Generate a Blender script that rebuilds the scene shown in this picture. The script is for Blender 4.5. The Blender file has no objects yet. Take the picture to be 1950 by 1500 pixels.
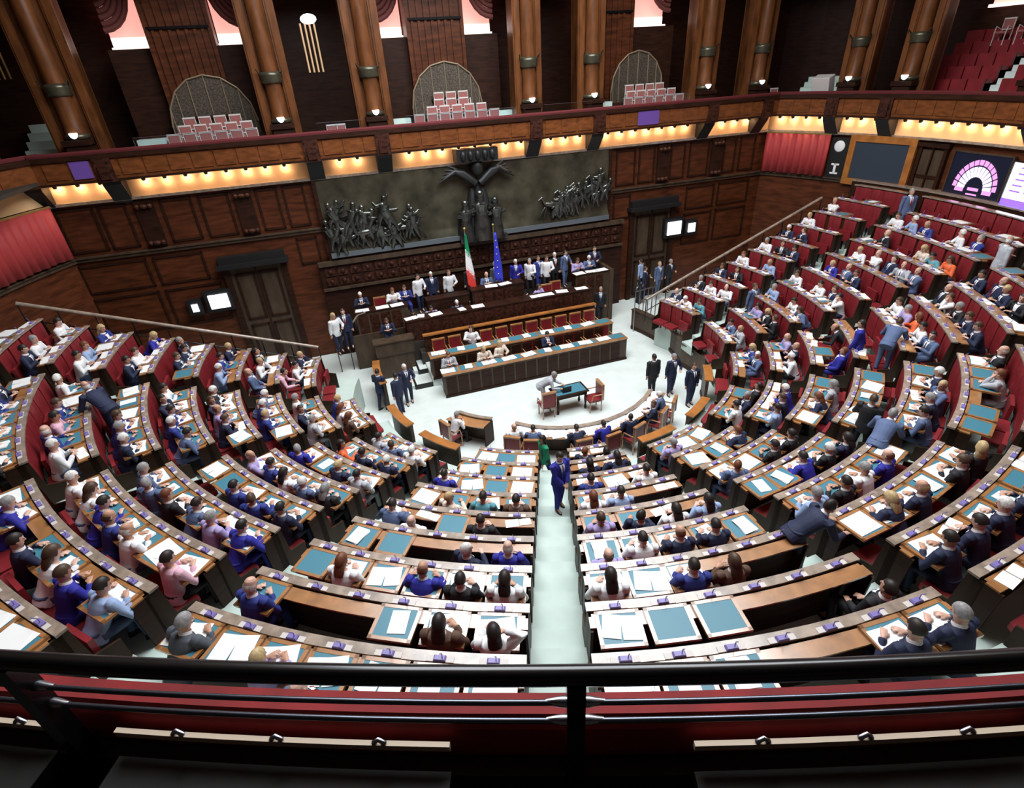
import bpy, math, random
from math import sin, cos, radians as rad, pi
from mathutils import Vector, Matrix, Quaternion

# ---------------------------------------------------------------- camera, world, lights, exposure
SC = bpy.context.scene
COL = SC.collection
cam = bpy.data.cameras.new('camera'); cam_o = bpy.data.objects.new('camera', cam); COL.objects.link(cam_o)
cam.sensor_width = 36; cam.lens = 1017.84 / 1950 * 36; cam.clip_start = .05; cam.clip_end = 200
RX = (0.9971990170, -0.0203255501, -0.0719791114)
RY = (0.0511331682, -0.5170749154, 0.8544114530)
RZ = (-0.0545849758, -0.8556987811, -0.5145872875)
M3 = Matrix(((RX[0], -RX[1], -RX[2]), (RY[0], -RY[1], -RY[2]), (RZ[0], -RZ[1], -RZ[2])))
cam_o.matrix_world = Matrix.Translation((0, 0, 10.3)) @ M3.to_4x4()
SC.camera = cam_o
vs = SC.view_settings
vs.view_transform = 'Standard'; vs.look = 'None'; vs.gamma = 1; vs.use_curve_mapping = False
vs.exposure = 0.65
world = bpy.data.worlds.new('world'); SC.world = world; world.use_nodes = True
world.node_tree.nodes['Background'].inputs[0].default_value = (.75, .85, 1, 1)
world.node_tree.nodes['Background'].inputs[1].default_value = 0.03

CX, CY = -0.4253, 16.7370           # centre of the hemicycle
TH = 0.38047                        # the rear wall runs along this direction
WD = Vector((cos(TH), sin(TH), 0)); WN = Vector((-sin(TH), cos(TH), 0))
def S(s, n, z=0): return WD * s + WN * n + Vector((0, 0, z))
def pol(r, a, z=0):                 # angle 0 points at the camera side, positive to the right
    a = rad(a); return Vector((CX + r * sin(a), CY - r * cos(a), z))
R0, PIT = 13.209, .9706
def Rk(k): return R0 - PIT * k
def Zk(k): return 4.753 - .398 * k + .0022 * k * k     # ledge height of row k
def Fk(k): return Zk(k) - .84                            # floor of the people sitting at desk k
SC_, NC_ = 5.82, 15.70              # centre in wall coordinates

def area(name, loc, size, size_y, power, color, rot=(0, 0, 0)):
    l = bpy.data.lights.new(name, 'AREA'); l.shape = 'RECTANGLE'; l.size = size; l.size_y = size_y
    l.energy = power; l.color = color
    o = bpy.data.objects.new(name, l); o.location = loc; o.rotation_euler = rot; COL.objects.link(o); return o
area('skylight_lamp', (CX + 1, CY - 3, 18.2), 13, 12, 2900, (.93, .97, 1.0), (0, 0, TH))

# ---------------------------------------------------------------- materials
MATS = {}
def mat(name, col=(.5, .5, .5), rough=.5, metal=0, emit=None, es=1, coat=0, objcol=False, noise=None, bump=None, spec=.5):
    m = bpy.data.materials.new(name); m.use_nodes = True; nt = m.node_tree; b = nt.nodes['Principled BSDF']
    b.inputs['Base Color'].default_value = (*col, 1); b.inputs['Roughness'].default_value = rough
    b.inputs['Metallic'].default_value = metal; b.inputs['Coat Weight'].default_value = coat
    b.inputs['Coat Roughness'].default_value = .12; b.inputs['Specular IOR Level'].default_value = spec
    if emit: b.inputs['Emission Color'].default_value = (*emit, 1); b.inputs['Emission Strength'].default_value = es
    src = None
    if objcol:
        oi = nt.nodes.new('ShaderNodeObjectInfo'); src = oi.outputs['Color']
    if noise:                                  # (scale xyz, detail, dark factor, light factor)
        tc = nt.nodes.new('ShaderNodeTexCoord'); mp = nt.nodes.new('ShaderNodeMapping')
        mp.inputs['Scale'].default_value = noise[0]; nz = nt.nodes.new('ShaderNodeTexNoise')
        nz.inputs['Scale'].default_value = 1; nz.inputs['Detail'].default_value = noise[1]
        nt.links.new(tc.outputs['Object'], mp.inputs[0]); nt.links.new(mp.outputs[0], nz.inputs[0])
        cr = nt.nodes.new('ShaderNodeValToRGB'); cr.color_ramp.elements[0].position = .3; cr.color_ramp.elements[1].position = .72
        cr.color_ramp.elements[0].color = (noise[2],) * 3 + (1,); cr.color_ramp.elements[1].color = (noise[3],) * 3 + (1,)
        nt.links.new(nz.outputs[0], cr.inputs[0])
        mx = nt.nodes.new('ShaderNodeMix'); mx.data_type = 'RGBA'; mx.blend_type = 'MULTIPLY'; mx.inputs[0].default_value = 1
        if src: nt.links.new(src, mx.inputs[6])
        else: mx.inputs[6].default_value = (*col, 1)
        nt.links.new(cr.outputs[0], mx.inputs[7]); src = mx.outputs[2]
        if bump:
            bp = nt.nodes.new('ShaderNodeBump'); bp.inputs['Strength'].default_value = bump
            nt.links.new(nz.outputs[0], bp.inputs['Height']); nt.links.new(bp.outputs[0], b.inputs['Normal'])
    if src: nt.links.new(src, b.inputs['Base Color'])
    MATS[name] = m; return m
mat('fascia_wood', (.17, .052, .015), .38, noise=((3, 3, 9), 3, .6, 1.25), spec=.3)
mat('dark_velvet', (.10, .006, .008), .8)
mat('pale_bronze', (.26, .19, .12), .45, metal=.3)
mat('sill_bronze', (.20, .24, .27), .3, metal=.6)
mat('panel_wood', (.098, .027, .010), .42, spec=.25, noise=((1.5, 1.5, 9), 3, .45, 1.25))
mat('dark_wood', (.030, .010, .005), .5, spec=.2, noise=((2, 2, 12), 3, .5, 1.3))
mat('carved_wood', (.045, .014, .008), .5, spec=.2, noise=((9, 9, 9), 4, .25, 1.7), bump=.8)
mat('column_wood', (.14, .048, .015), .36, spec=.35, noise=((4, 4, 1.2), 4, .5, 1.3), coat=.1)
mat('orange_wood', (.40, .15, .035), .35, noise=((3, 3, 3), 3, .7, 1.2), coat=.3)
mat('desk_wood', (.38, .17, .06), .28, noise=((5, 5, 5), 3, .75, 1.2), coat=1, spec=1)
mat('ledge_wood', (.33, .255, .20), .32, noise=((7, 7, 7), 3, .6, 1.2), coat=.8)
mat('bench_wood', (.034, .016, .008), .5, noise=((4, 4, 2), 3, .6, 1.25), spec=.2)
mat('front_wood', (.070, .045, .028), .48, spec=.3, noise=((4, 4, 1), 3, .6, 1.2))
mat('red_leather', (.215, .017, .022), .42, noise=((3, 3, 3), 2, .8, 1.15))
mat('red_velvet', (.27, .010, .012), .75, noise=((6, 6, 6), 3, .7, 1.2))
mat('red_curtain', (.36, .030, .032), .7)
mat('blotter', (.055, .20, .27), .45)
mat('paper', (.88, .88, .87), .6)
mat('object_paint', (.5, .5, .5), .5, objcol=True)
mat('floor_carpet', (.66, .72, .69), .85, noise=((2, 2, 2), 3, .93, 1.05))
mat('aisle_carpet', (.50, .60, .55), .85, noise=((2, 2, 2), 3, .92, 1.06))
mat('dark_floor', (.035, .028, .022), .7)
mat('bronze', (.090, .082, .055), .34, metal=.6, noise=((1.5, 1.5, 1.5), 5, .5, 1.6), bump=.3)
mat('bronze_light', (.12, .125, .115), .26, metal=.85, noise=((3, 3, 3), 4, .35, 1.5), bump=.5)
mat('black_metal', (.012, .012, .014), .28, metal=.6, coat=.5)
mat('steel', (.45, .45, .5), .3, metal=1)
mat('black', (.008, .008, .009), .5)
mat('cream', (.72, .46, .25), .6)
mat('brass', (.55, .38, .14), .35, metal=.8)
mat('gallery_chair', (.30, .10, .09), .6)
mat('white_frame', (.60, .55, .52), .5)
mat('pink_wall', (.75, .42, .36), .8)
mat('window_glow', (.9, .6, .5), .7, emit=(1.0, .43, .37), es=.62)
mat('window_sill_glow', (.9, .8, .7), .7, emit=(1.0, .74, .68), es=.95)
mat('skylight_glass', (.9, .95, 1), .5, emit=(.93, .97, 1.0), es=1.2)
mat('bulb', (1, .8, .5), .5, emit=(1, .68, .42), es=230)
mat('lamp_glow', (1, 1, 1), .5, emit=(.85, .88, 1.0), es=1.6)
mat('screen_white', (.8, .8, .85), .3, emit=(.85, .87, 1.0), es=1.1)
mat('screen_violet', (.3, .2, .8), .3, emit=(.16, .05, .75), es=1.0)
mat('screen_black', (.006, .007, .012), .25, emit=(.004, .005, .012), es=1)
mat('screen_pink', (.5, .2, .5), .3, emit=(.62, .22, .52), es=1.0)
mat('screen_lilac', (.6, .5, .8), .3, emit=(.72, .62, .95), es=1.0)
mat('board_slate', (.035, .050, .072), .35)
mat('skin', (.6, .35, .26), .5, objcol=True)
mat('eye_dark', (.02, .015, .012), .3)
mat('lips', (.38, .12, .10), .5)
mat('cloth', (.1, .1, .2), .75, objcol=True, noise=((9, 9, 9), 2, .9, 1.08))
mat('hair', (.05, .03, .02), .55, objcol=True, noise=((40, 40, 12), 2, .7, 1.25))
mat('shoe', (.012, .010, .010), .35)
mat('purple_plastic', (.20, .16, .42), .4)
mat('green_cloth', (.0, .25, .10), .7); mat('flag_white', (.85, .85, .85), .7); mat('flag_red', (.75, .05, .04), .7)
mat('flag_blue', (.03, .04, .55), .7); mat('flag_yellow', (.9, .7, .05), .7)
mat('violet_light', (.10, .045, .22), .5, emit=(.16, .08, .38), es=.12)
mat('rail_gloss', (.11,.12,.15), .28, metal=.9)
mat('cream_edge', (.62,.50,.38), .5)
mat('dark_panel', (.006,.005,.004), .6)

g_ = mat('balustrade_glass', (.8, .9, .95), .05); g_.node_tree.nodes['Principled BSDF'].inputs['Transmission Weight'].default_value = 1
# ---------------------------------------------------------------- mesh helpers
class MB:
    def __init__(s): s.v = []; s.f = []; s.m = []; s.sm = []
    def add(s, verts, faces, mi=0, smooth=False):
        o = len(s.v); s.v += [Vector(v) for v in verts]
        for f in faces: s.f.append([i + o for i in f]); s.m.append(mi); s.sm.append(smooth)
        return s
    def box(s, lo, hi, mi=0, M=None):
        x0, y0, z0 = lo; x1, y1, z1 = hi
        v = [Vector(p) for p in ((x0, y0, z0), (x1, y0, z0), (x1, y1, z0), (x0, y1, z0), (x0, y0, z1), (x1, y0, z1), (x1, y1, z1), (x0, y1, z1))]
        if M is not None: v = [M @ p for p in v]
        return s.add(v, [(3, 2, 1, 0), (4, 5, 6, 7), (0, 1, 5, 4), (1, 2, 6, 5), (2, 3, 7, 6), (3, 0, 4, 7)], mi)
    def cbox(s, c, d, mi=0, M=None):
        return s.box([c[i] - d[i] / 2 for i in range(3)], [c[i] + d[i] / 2 for i in range(3)], mi, M)
    def sbox(s, s0, s1, n0, n1, z0, z1, mi=0):       # box in wall coordinates
        v = [S(a, b, c) for c in (z0, z1) for a, b in ((s0, n0), (s1, n0), (s1, n1), (s0, n1))]
        return s.add(v, [(3, 2, 1, 0), (4, 5, 6, 7), (0, 1, 5, 4), (1, 2, 6, 5), (2, 3, 7, 6), (3, 0, 4, 7)], mi)
    def arc(s, prof, a0, a1, step=2.0, mi=0, smooth=False, caps=True, f0=None):
        """sweep a closed profile [(r, z)...] around the hemicycle centre from a0 to a1 degrees (or through f0(t)->(angle, dr))"""
        n = max(1, int(math.ceil(abs(a1 - a0) / step))); m = len(prof); v = []
        for i in range(n + 1):
            a = a0 + (a1 - a0) * i / n
            for r, z in prof: v.append(pol(r, a, z))
        f = []
        for i in range(n):
            for j in range(m):
                k = (j + 1) % m; f.append((i * m + j, i * m + k, (i + 1) * m + k, (i + 1) * m + j))
        s.add(v, f, mi, smooth)
        if caps: s.add(v[:m], [tuple(range(m))[::-1]], mi); s.add(v[-m:], [tuple(range(m))], mi)
        return s
    def abox(s, r0, r1, z0, z1, a0, a1, mi=0, step=2.0):
        return s.arc([(r0, z0), (r1, z0), (r1, z1), (r0, z1)], a0, a1, step, mi)
    def tube(s, pts, rad_, n=8, mi=0, caps=True, smooth=True):
        pts = [Vector(p) for p in pts]; rs = rad_ if isinstance(rad_, (list, tuple)) else [rad_] * len(pts)
        v = []; up0 = None
        for i, p in enumerate(pts):
            d = (pts[min(i + 1, len(pts) - 1)] - pts[max(i - 1, 0)]).normalized()
            if up0 is None: up0 = Vector((0, 0, 1)) if abs(d.z) < .9 else Vector((1, 0, 0))
            x = d.cross(up0).normalized(); y = x.cross(d).normalized(); up0 = y
            for j in range(n):
                a = 2 * pi * j / n; v.append(p + (x * cos(a) + y * sin(a)) * rs[i])
        f = [(i * n + j, i * n + (j + 1) % n, (i + 1) * n + (j + 1) % n, (i + 1) * n + j) for i in range(len(pts) - 1) for j in range(n)]
        s.add(v, f, mi, smooth)
        if caps: s.add(v[:n], [tuple(range(n))[::-1]], mi); s.add(v[-n:], [tuple(range(n))], mi)
        return s
    def rings(s, rings_, mi=0, caps=True, smooth=True):       # list of rings (equal length lists of points)
        n = len(rings_[0]); v = [p for r in rings_ for p in r]
        f = [(i * n + j, i * n + (j + 1) % n, (i + 1) * n + (j + 1) % n, (i + 1) * n + j) for i in range(len(rings_) - 1) for j in range(n)]
        s.add(v, f, mi, smooth)
        if caps: s.add(v[:n], [tuple(range(n))[::-1]], mi, smooth); s.add(v[-n:], [tuple(range(n))], mi, smooth)
        return s
    def lathe(s, c, prof, n=12, mi=0, smooth=True):
        c = Vector(c)
        return s.rings([[c + Vector((r * cos(2 * pi * j / n), r * sin(2 * pi * j / n), z)) for j in range(n)] for r, z in prof], mi, True, smooth)
    def ball(s, c, r, n=10, m=7, mi=0, M=None):
        c = Vector(c); r = (r, r, r) if not isinstance(r, (tuple, list)) else r; R = []
        for i in range(m + 1):
            t = pi * i / m; rr = max(sin(t), .02)
            ring = [Vector((r[0] * rr * cos(2 * pi * j / n), r[1] * rr * sin(2 * pi * j / n), -r[2] * cos(t))) for j in range(n)]
            R.append([c + (M @ p if M is not None else p) for p in ring])
        return s.rings(R, mi)
    def mesh(s, name):
        me = bpy.data.meshes.new(name); me.from_pydata(s.v, [], s.f)
        me.polygons.foreach_set('material_index', s.m); me.polygons.foreach_set('use_smooth', s.sm); me.update(); return me
    def obj(s, name, mats, parent=None, origin=None, bevel=0, me=None):
        if origin is not None and me is None:
            o_ = Vector(origin); s.v = [v - o_ for v in s.v]
        me = me or s.mesh(name)
        for m in (mats if isinstance(mats, (list, tuple)) else [mats]): me.materials.append(MATS[m])
        o = bpy.data.objects.new(name, me); COL.objects.link(o)
        if origin is not None: o.location = origin
        if parent is not None: o.parent = parent
        if bevel:
            b = o.modifiers.new('bevel', 'BEVEL'); b.width = bevel; b.segments = 2; b.limit_method = 'ANGLE'
        return o
def tag(o, label, cat, group=None, kind=None):
    if label: o['label'] = label
    if cat: o['category'] = cat
    if group: o['group'] = group
    if kind: o['kind'] = kind
    return o
def thing(name, label, cat, loc, rz=0, group=None):
    o = bpy.data.objects.new(name, None); COL.objects.link(o); o.empty_display_size = .1
    o.location = loc; o.rotation_euler = (0, 0, rz); return tag(o, label, cat, group)
def struct(name, mb, mats, **k):
    o = mb.obj(name, mats, **k); o['kind'] = 'structure'; return o
def copy_tree(o, parent=None):
    c = o.copy(); COL.objects.link(c); c.parent = parent
    for ch in o.children: copy_tree(ch, c)
    return c
def inst(me, name, parent, loc=(0, 0, 0), rz=0):
    o = bpy.data.objects.new(name, me); COL.objects.link(o); o.parent = parent; o.location = loc; o.rotation_euler = (0, 0, rz); return o
TENS = ['', '', 'twenty', 'thirty', 'forty']
ORD = ['first', 'second', 'third', 'fourth', 'fifth', 'sixth', 'seventh', 'eighth', 'ninth', 'tenth', 'eleventh', 'twelfth', 'thirteenth', 'fourteenth', 'fifteenth', 'sixteenth', 'seventeenth', 'eighteenth', 'nineteenth']
ONES = ORD[:9]
ORD = ORD + sum([[{'twenty': 'twentieth', 'thirty': 'thirtieth', 'forty': 'fortieth'}[t]] + [t + '-' + o for o in ONES] for t in TENS[2:]], [])
# ---------------------------------------------------------------- room shell
WALL_N, RW = 23.0, 16.5
AL, AR = -94.4, 138.0               # where the curved wall meets the flat rear wall
def side_angle(side, nrel, r):      # angle of a point at radius r lying nrel behind the centre line of the wall axis
    b = math.degrees(math.asin(min(1, nrel / r))); return (21.8 - 90 - b) if side < 0 else (21.8 + 90 + b)
# floors: the well and the rising steps
fl = MB()
n = 48; ring = [pol(5.5, AL + (AR - AL) * i / n, 0) for i in range(n + 1)]
sL, sR = SC_ - 14.8, SC_ + 14.8
fl.add([S(sL, 11, 0), S(sR, 11, 0), S(sR, WALL_N + .1, 0), S(sL, WALL_N + .1, 0)], [(0, 1, 2, 3)])
struct('floor', fl, ['floor_carpet'])
KMIN = -2
for k in range(8, KMIN - 1, -1):
    r0 = Rk(k) + .02; r1 = (Rk(k - 1) + .02) if k > KMIN else RW + .05
    a0, a1 = side_angle(-1, 2.1, r0), side_angle(1, 2.1, r0)
    if k == 8: a0, a1 = -62, 66
    t = MB().abox(r0, r1, -.02, Fk(k), a0, a1, step=2.5)
    struct('floor.%03d' % (9 - k), t, ['aisle_carpet'])
# aisles: radial lines (angle, sideways offset, half width)
AISLES = [(-63.7, 0, .34), (-42.0, 0, .38), (-19.9, 0, .38), (0, .46, .38), (23.4, 0, .34), (44.6, 0, .34), (66.8, 0, .34), (87.0, 0, .34), (109.6, 0, .34)]
def aisle_edge(i, side, r):         # angle of the edge of aisle i at radius r
    a, off, hw = AISLES[i]; return a + math.degrees(math.asin((off + side * hw) / r))
SECT = ['at the far left by the wall rail', 'in the outer left block', 'in the left block', 'left of the centre aisle', 'right of the centre aisle',
        'in the right block', 'in the outer right block', 'in the wide far right block', 'in the upper right block', 'at the far right by the wall rail']
def sector_range(s, k, pad=.0):
    r = Rk(k)
    a0 = side_angle(-1, 1.75, r) if s == 0 else aisle_edge(s - 1, 1, r)
    a1 = side_angle(1, 1.95, r) if s == 9 else aisle_edge(s, -1, r)
    return a0 + pad, a1 - pad
for i, (a, off, hw) in enumerate(AISLES):       # two treads per row
    t = MB()
    d = Vector((sin(rad(a)), -cos(rad(a)), 0)); x = Vector((cos(rad(a)), sin(rad(a)), 0))
    for k in range(-1, 10 if i in (2, 3, 4) else 9 if i in (1, 5) else 8):
        if k == 9: tr = [(4.55, .30), (4.98, .60)]
        else: tr = [(Rk(k) - .42, (Fk(k) + (Fk(k + 1) if k < 8 else .6)) / 2)]
        for r, z in tr:
            r1 = r + .47
            o = Vector((CX, CY, 0)) + x * off
            v = [o + d * q + x * (h * hw) + Vector((0, 0, zz)) for zz in (z - .32, z) for q, h in ((r, -1), (r, 1), (r1, 1), (r1, -1))]
            t.add(v, [(0, 1, 2, 3), (7, 6, 5, 4), (0, 4, 5, 1), (1, 5, 6, 2), (2, 6, 7, 3), (3, 7, 4, 0)])
    struct('trim_%d' % (i + 40), t, ['aisle_carpet'])
# raised floor strips along the rear wall rails
# rear wall
def rwall(name, parts, mats): 
    m = MB()
    for p in parts: m.sbox(*p)
    return struct(name, m, mats)
m = MB(); m.sbox(sL - .2, sR + .2, WALL_N, WALL_N + .4, 0, 7.3); struct('wall_rear', m, ['panel_wood'])
m = MB(); m.abox(RW, RW + .4, 0, 7.3, AL, AR, step=2.5); struct('wall_hemicycle', m, ['panel_wood'])
# dado under the main ledge a little darker, with frames
m = MB()
m.sbox(sL, sR, WALL_N - .10, WALL_N, 5.30, 5.42); m.sbox(sL, sR, WALL_N - .16, WALL_N, 5.42, 5.47)
m.arc([(RW - .16, 5.42), (RW, 5.42), (RW, 5.47), (RW - .16, 5.47)], AL, -20, 2.5); m.arc([(RW - .10, 5.30), (RW, 5.30), (RW, 5.42), (RW - .10, 5.42)], AL, -20, 2.5)
m.arc([(RW - .16, 5.42), (RW, 5.42), (RW, 5.47), (RW - .16, 5.47)], 60, AR, 2.5); m.arc([(RW - .10, 5.30), (RW, 5.30), (RW, 5.42), (RW - .10, 5.42)], 60, AR, 2.5)
struct('trim_1', m, ['front_wood'])
m = MB()                             # cream frieze lit by the spot lamps, and its lower moulding
m.sbox(sL, sR, WALL_N - .06, WALL_N + .1, 7.30, 8.0); m.abox(RW - .06, RW + .1, 7.30, 8.0, AL, -12, step=2.5); m.abox(RW - .06, RW + .1, 7.30, 8.0, 50, AR, step=2.5)
struct('trim_2', m, ['cream'])
m = MB(); m.sbox(sL, sR, WALL_N - .20, WALL_N, 7.22, 7.31); m.abox(RW - .20, RW, 7.22, 7.31, AL, -12, step=2.5); m.abox(RW - .20, RW, 7.22, 7.31, 50, AR, step=2.5)
struct('trim_3', m, ['ledge_wood'])
# gallery slab, fascia and red hand rest
GF = WALL_N - .75; RG = RW - .60
m = MB(); m.sbox(sL + .3, sR - .3, GF + .1, WALL_N + 5.2, 8.0, 8.12); m.abox(RG + .1, 21.5, 8.0, 8.12, AL, AR, step=2.5); m.sbox(sL - 9, sL + .3, 10, WALL_N + 5.2, 8.0, 8.11); struct('floor.020', m, ['dark_floor'])
m = MB(); m.sbox(sL + .3, sR - .3, GF, GF + .12, 7.98, 8.78); m.abox(RG, RG + .12, 7.98, 8.78, AL, -25, step=2.0); m.abox(RG, RG + .12, 7.98, 8.78, 25, AR, step=2.0)
w = .02
q = sL + .6
while q < sR - .6:                   # raised rectangular panels
    m.sbox(q, q + .62, GF - .03, GF, 8.10, 8.58); q += .72
a = -90
while a < 136:
    if not -26 < a < 25: m.abox(RG - .03, RG, 8.10, 8.58, a, a + 2.2, step=2.2)
    a += 2.6
struct('trim_4', m, ['fascia_wood'])
m = MB()
for z0, z1, d in ((7.93, 8.0, .06), (8.64, 8.78, .09)):
    m.sbox(sL + .3, sR - .3, GF - d, GF + .14, z0, z1); m.abox(RG - d, RG + .14, z0, z1, AL, -25, step=2.0); m.abox(RG - d, RG + .14, z0, z1, 25, AR, step=2.0)
struct('trim_5', m, ['dark_wood'])
m = MB(); pf = [(-.02, 8.78), (.16, 8.78), (.15, 8.85), (.10, 8.89), (.03, 8.89), (-.02, 8.84)]
v = [S(s_, GF + a_, z_) for s_ in (sL + .3, sR - .3) for a_, z_ in pf]
m.add(v, [tuple(reversed(range(6))), tuple(range(6, 12))] + [(i, (i + 1) % 6, (i + 1) % 6 + 6, i + 6) for i in range(6)])
m.arc([(RG + .08 + a_, z_) for a_, z_ in pf], AL, -25, 2.0); m.arc([(RG + .08 + a_, z_) for a_, z_ in pf], 25, AR, 2.0)
struct('trim_6', m, ['dark_velvet'])
# corbels and carved blocks carrying the fascia
def corbel(s_=None, a_=None):
    m = MB()
    P = [(0, 7.15), (.12, 7.15), (.62, 7.80), (.66, 7.94), (0, 7.94)]
    if s_ is not None:
        for h in (0,): v = [S(s_ + e, WALL_N - .02 - x, z) for e in (-.28, .28) for x, z in P]
        o0 = S(s_, WALL_N, 7.15)
    else:
        da = math.degrees(.28 / RW); v = [pol(RW - .02 - x, a_ + e, z) for e in (-da, da) for x, z in P]; o0 = pol(RW, a_, 7.15)
    m.add(v, [(4, 3, 2, 1, 0), (5, 6, 7, 8, 9)] + [(i, (i + 1) % 5, (i + 1) % 5 + 5, i + 5) for i in range(5)])
    c = m.obj('corbel', ['black'], origin=o0)
    b = MB()
    if s_ is not None:
        b.sbox(s_ - .26, s_ + .26, GF - .10, GF + .02, 7.92, 8.64); b.sbox(s_ - .16, s_ + .16, GF - .16, GF - .08, 8.0, 8.42)
    else:
        da = math.degrees(.26 / RG); b.abox(RG - .10, RG + .02, 7.92, 8.64, a_ - da, a_ + da); b.abox(RG - .16, RG - .08, 8.0, 8.42, a_ - da * .6, a_ + da * .6)
    b.v = [x - o0 for x in b.v]
    b.obj('carved_block', ['carved_wood'], parent=c)
    return c
cb = [(-9.0, None), (-6.7, None), (-.15, None), (2.4, None), (8.5, None), (11.3, None), (16.8, None), (19.7, None), (None, 127.5), (None, 119.5), (None, 100), (None, -98 + 8)]
for i, (s_, a_) in enumerate(cb[:11]):
    c = corbel(s_, a_); tag(c, 'black carved corbel under the gallery front, %s from the left' % ORD[i], 'corbel')
# spot lamps hanging in front of the frieze
lamp_me = MB().lathe((0, 0, 0), [(.03, .14), (.065, .12), (.07, 0), (.06, -.03)], 8).mesh('spot_lamp'); lamp_me.materials.append(MATS['black'])
bulb_me = MB().lathe((0, 0, 0), [(.032, -.032), (.036, -.040), (.02, -.048)], 8).mesh('bulb'); bulb_me.materials.append(MATS['bulb'])
def spot(p, rz, i):
    o = bpy.data.objects.new('spot_lamp', lamp_me); COL.objects.link(o); o.location = p; o.rotation_euler = (rad(25), 0, rz)
    b = inst(bulb_me, 'bulb', o)
    tag(o, 'small black spot lamp lighting the cream frieze, %s' % i, 'lamp', 'spot lamps along the frieze')
    return o
spots_s = [s_ for s_ in [sL + .5 + .66 * j for j in range(43)] if s_ < sR - .4 and all(abs(s_ - c) > .42 for c, _ in cb[:8])]
for j, s_ in enumerate(spots_s):
    spot(S(s_, WALL_N - .25, 7.85), TH, '%s from the left on the rear wall' % ORD[j])
j = 0; a = 136.0
while a > 92:
    if all(abs(a - c) > 1.7 for c in (127.5, 119.5, 100)):
        j += 1; spot(pol(RW - .25, a, 7.85), rad(a) + pi, '%s along the curved wall at right' % ORD[j - 1])
    a -= 2.1
# wall panels (upper zone) ---------------------------------------------------
m = MB()
def frame(m, s0, s1, z0, z1, d=.05, w=.07, mi=0, n=WALL_N):
    m.sbox(s0, s1, n - d, n, z0, z0 + w, mi); m.sbox(s0, s1, n - d, n, z1 - w, z1, mi)
    m.sbox(s0, s0 + w, n - d, n, z0, z1, mi); m.sbox(s1 - w, s1, n - d, n, z0, z1, mi)
for s0, s1 in [(-9.0, -7.7), (-7.7, -6.7), (-5.75, -4.6), (-4.5, -3.35), (-2.55, -1.65), (-1.6, -.7), (12.5, 13.6), (13.65, 14.6), (15.3, 16.2), (16.3, 17.5), (18.2, 19.0), (19.1, 20.1)]:
    frame(m, s0 + .06, s1 - .06, 5.6, 7.1)
for s0, s1 in [(-9.0, -6.8), (-6.6, -4.9), (-1.5, -.7), (12.5, 13.4), (16.4, 18), (18.2, 20)]:
    frame(m, s0, s1, 4.1, 5.15); 
for s0, s1 in [(-9.0, -6.8), (-6.6, -4.6), (16.4, 18), (18.2, 20)]: frame(m, s0, s1, 2.4, 3.9)
struct('trim_7', m, ['dark_wood'])
# half pilasters with carved heads between the panels
for i, s_ in enumerate([-6.2, -2.95, 14.95, 17.85]):
    p = MB(); p.sbox(s_ - .30, s_ + .30, WALL_N - .10, WALL_N, 5.55, 7.15)
    o = p.obj('pilaster', ['dark_wood'], origin=S(s_, WALL_N, 5.55))
    tag(o, 'short carved wall pilaster above the ledge, %s from the left' % ORD[i], 'pilaster', 'short pilasters on the rear wall')
    h = MB(); 
    for z in (5.68, 6.95):
        for e, r_ in ((-.2, .10), (0, .15), (.2, .10)): h.ball(S(s_ + e, WALL_N - .15, z), (r_, r_, .09), 8, 6)
    h.v = [x - S(s_, WALL_N, 5.55) for x in h.v]; h.obj('carved_head', ['carved_wood'], parent=o)
# doors in the rear wall
def door(i, s0, s1, z0, z1):
    m = MB(); m.sbox(s0, s1, WALL_N - .05, WALL_N, z0, z1)
    d = struct('door_%d' % i, m, ['front_wood'], origin=S((s0 + s1) / 2, WALL_N, z0))
    f = MB(); c = (s0 + s1) / 2
    for a_, b_ in ((s0 + .15, c - .07), (c + .07, s1 - .15)):
        frame(f, a_, b_, z0 + .2, z0 + (z1 - z0) * .45, .09, .08); frame(f, a_, b_, z0 + (z1 - z0) * .5, z1 - .25, .09, .08)
    f.sbox(s0 - .22, s0, WALL_N - .16, WALL_N, z0, z1 + .05); f.sbox(s1, s1 + .22, WALL_N - .16, WALL_N, z0, z1 + .05); f.sbox(c - .03, c + .03, WALL_N - .08, WALL_N, z0, z1)
    f.v = [x - S(c, WALL_N, z0) for x in f.v]; f.obj('door_frame', ['dark_wood'], parent=d)
    h = MB(); h.sbox(s0 - .35, s1 + .35, WALL_N - .42, WALL_N, z1 + .05, z1 + .22); h.sbox(s0 - .25, s1 + .25, WALL_N - .3, WALL_N, z1 + .22, z1 + .50)
    h.v = [x - S(c, WALL_N, z0) for x in h.v]; h.obj('door_hood', ['black'], parent=d)
    k = MB(); k.ball(S(c + .12, WALL_N - .13, z0 + 1.1), .045, 8, 6); k.v = [x - S(c, WALL_N, z0) for x in k.v]; k.obj('door_handle', ['brass'], parent=d)
door(1, -4.2, -2.3, 0.0, 4.35); door(2, 13.6, 15.6, 0.0, 4.35)
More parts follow.
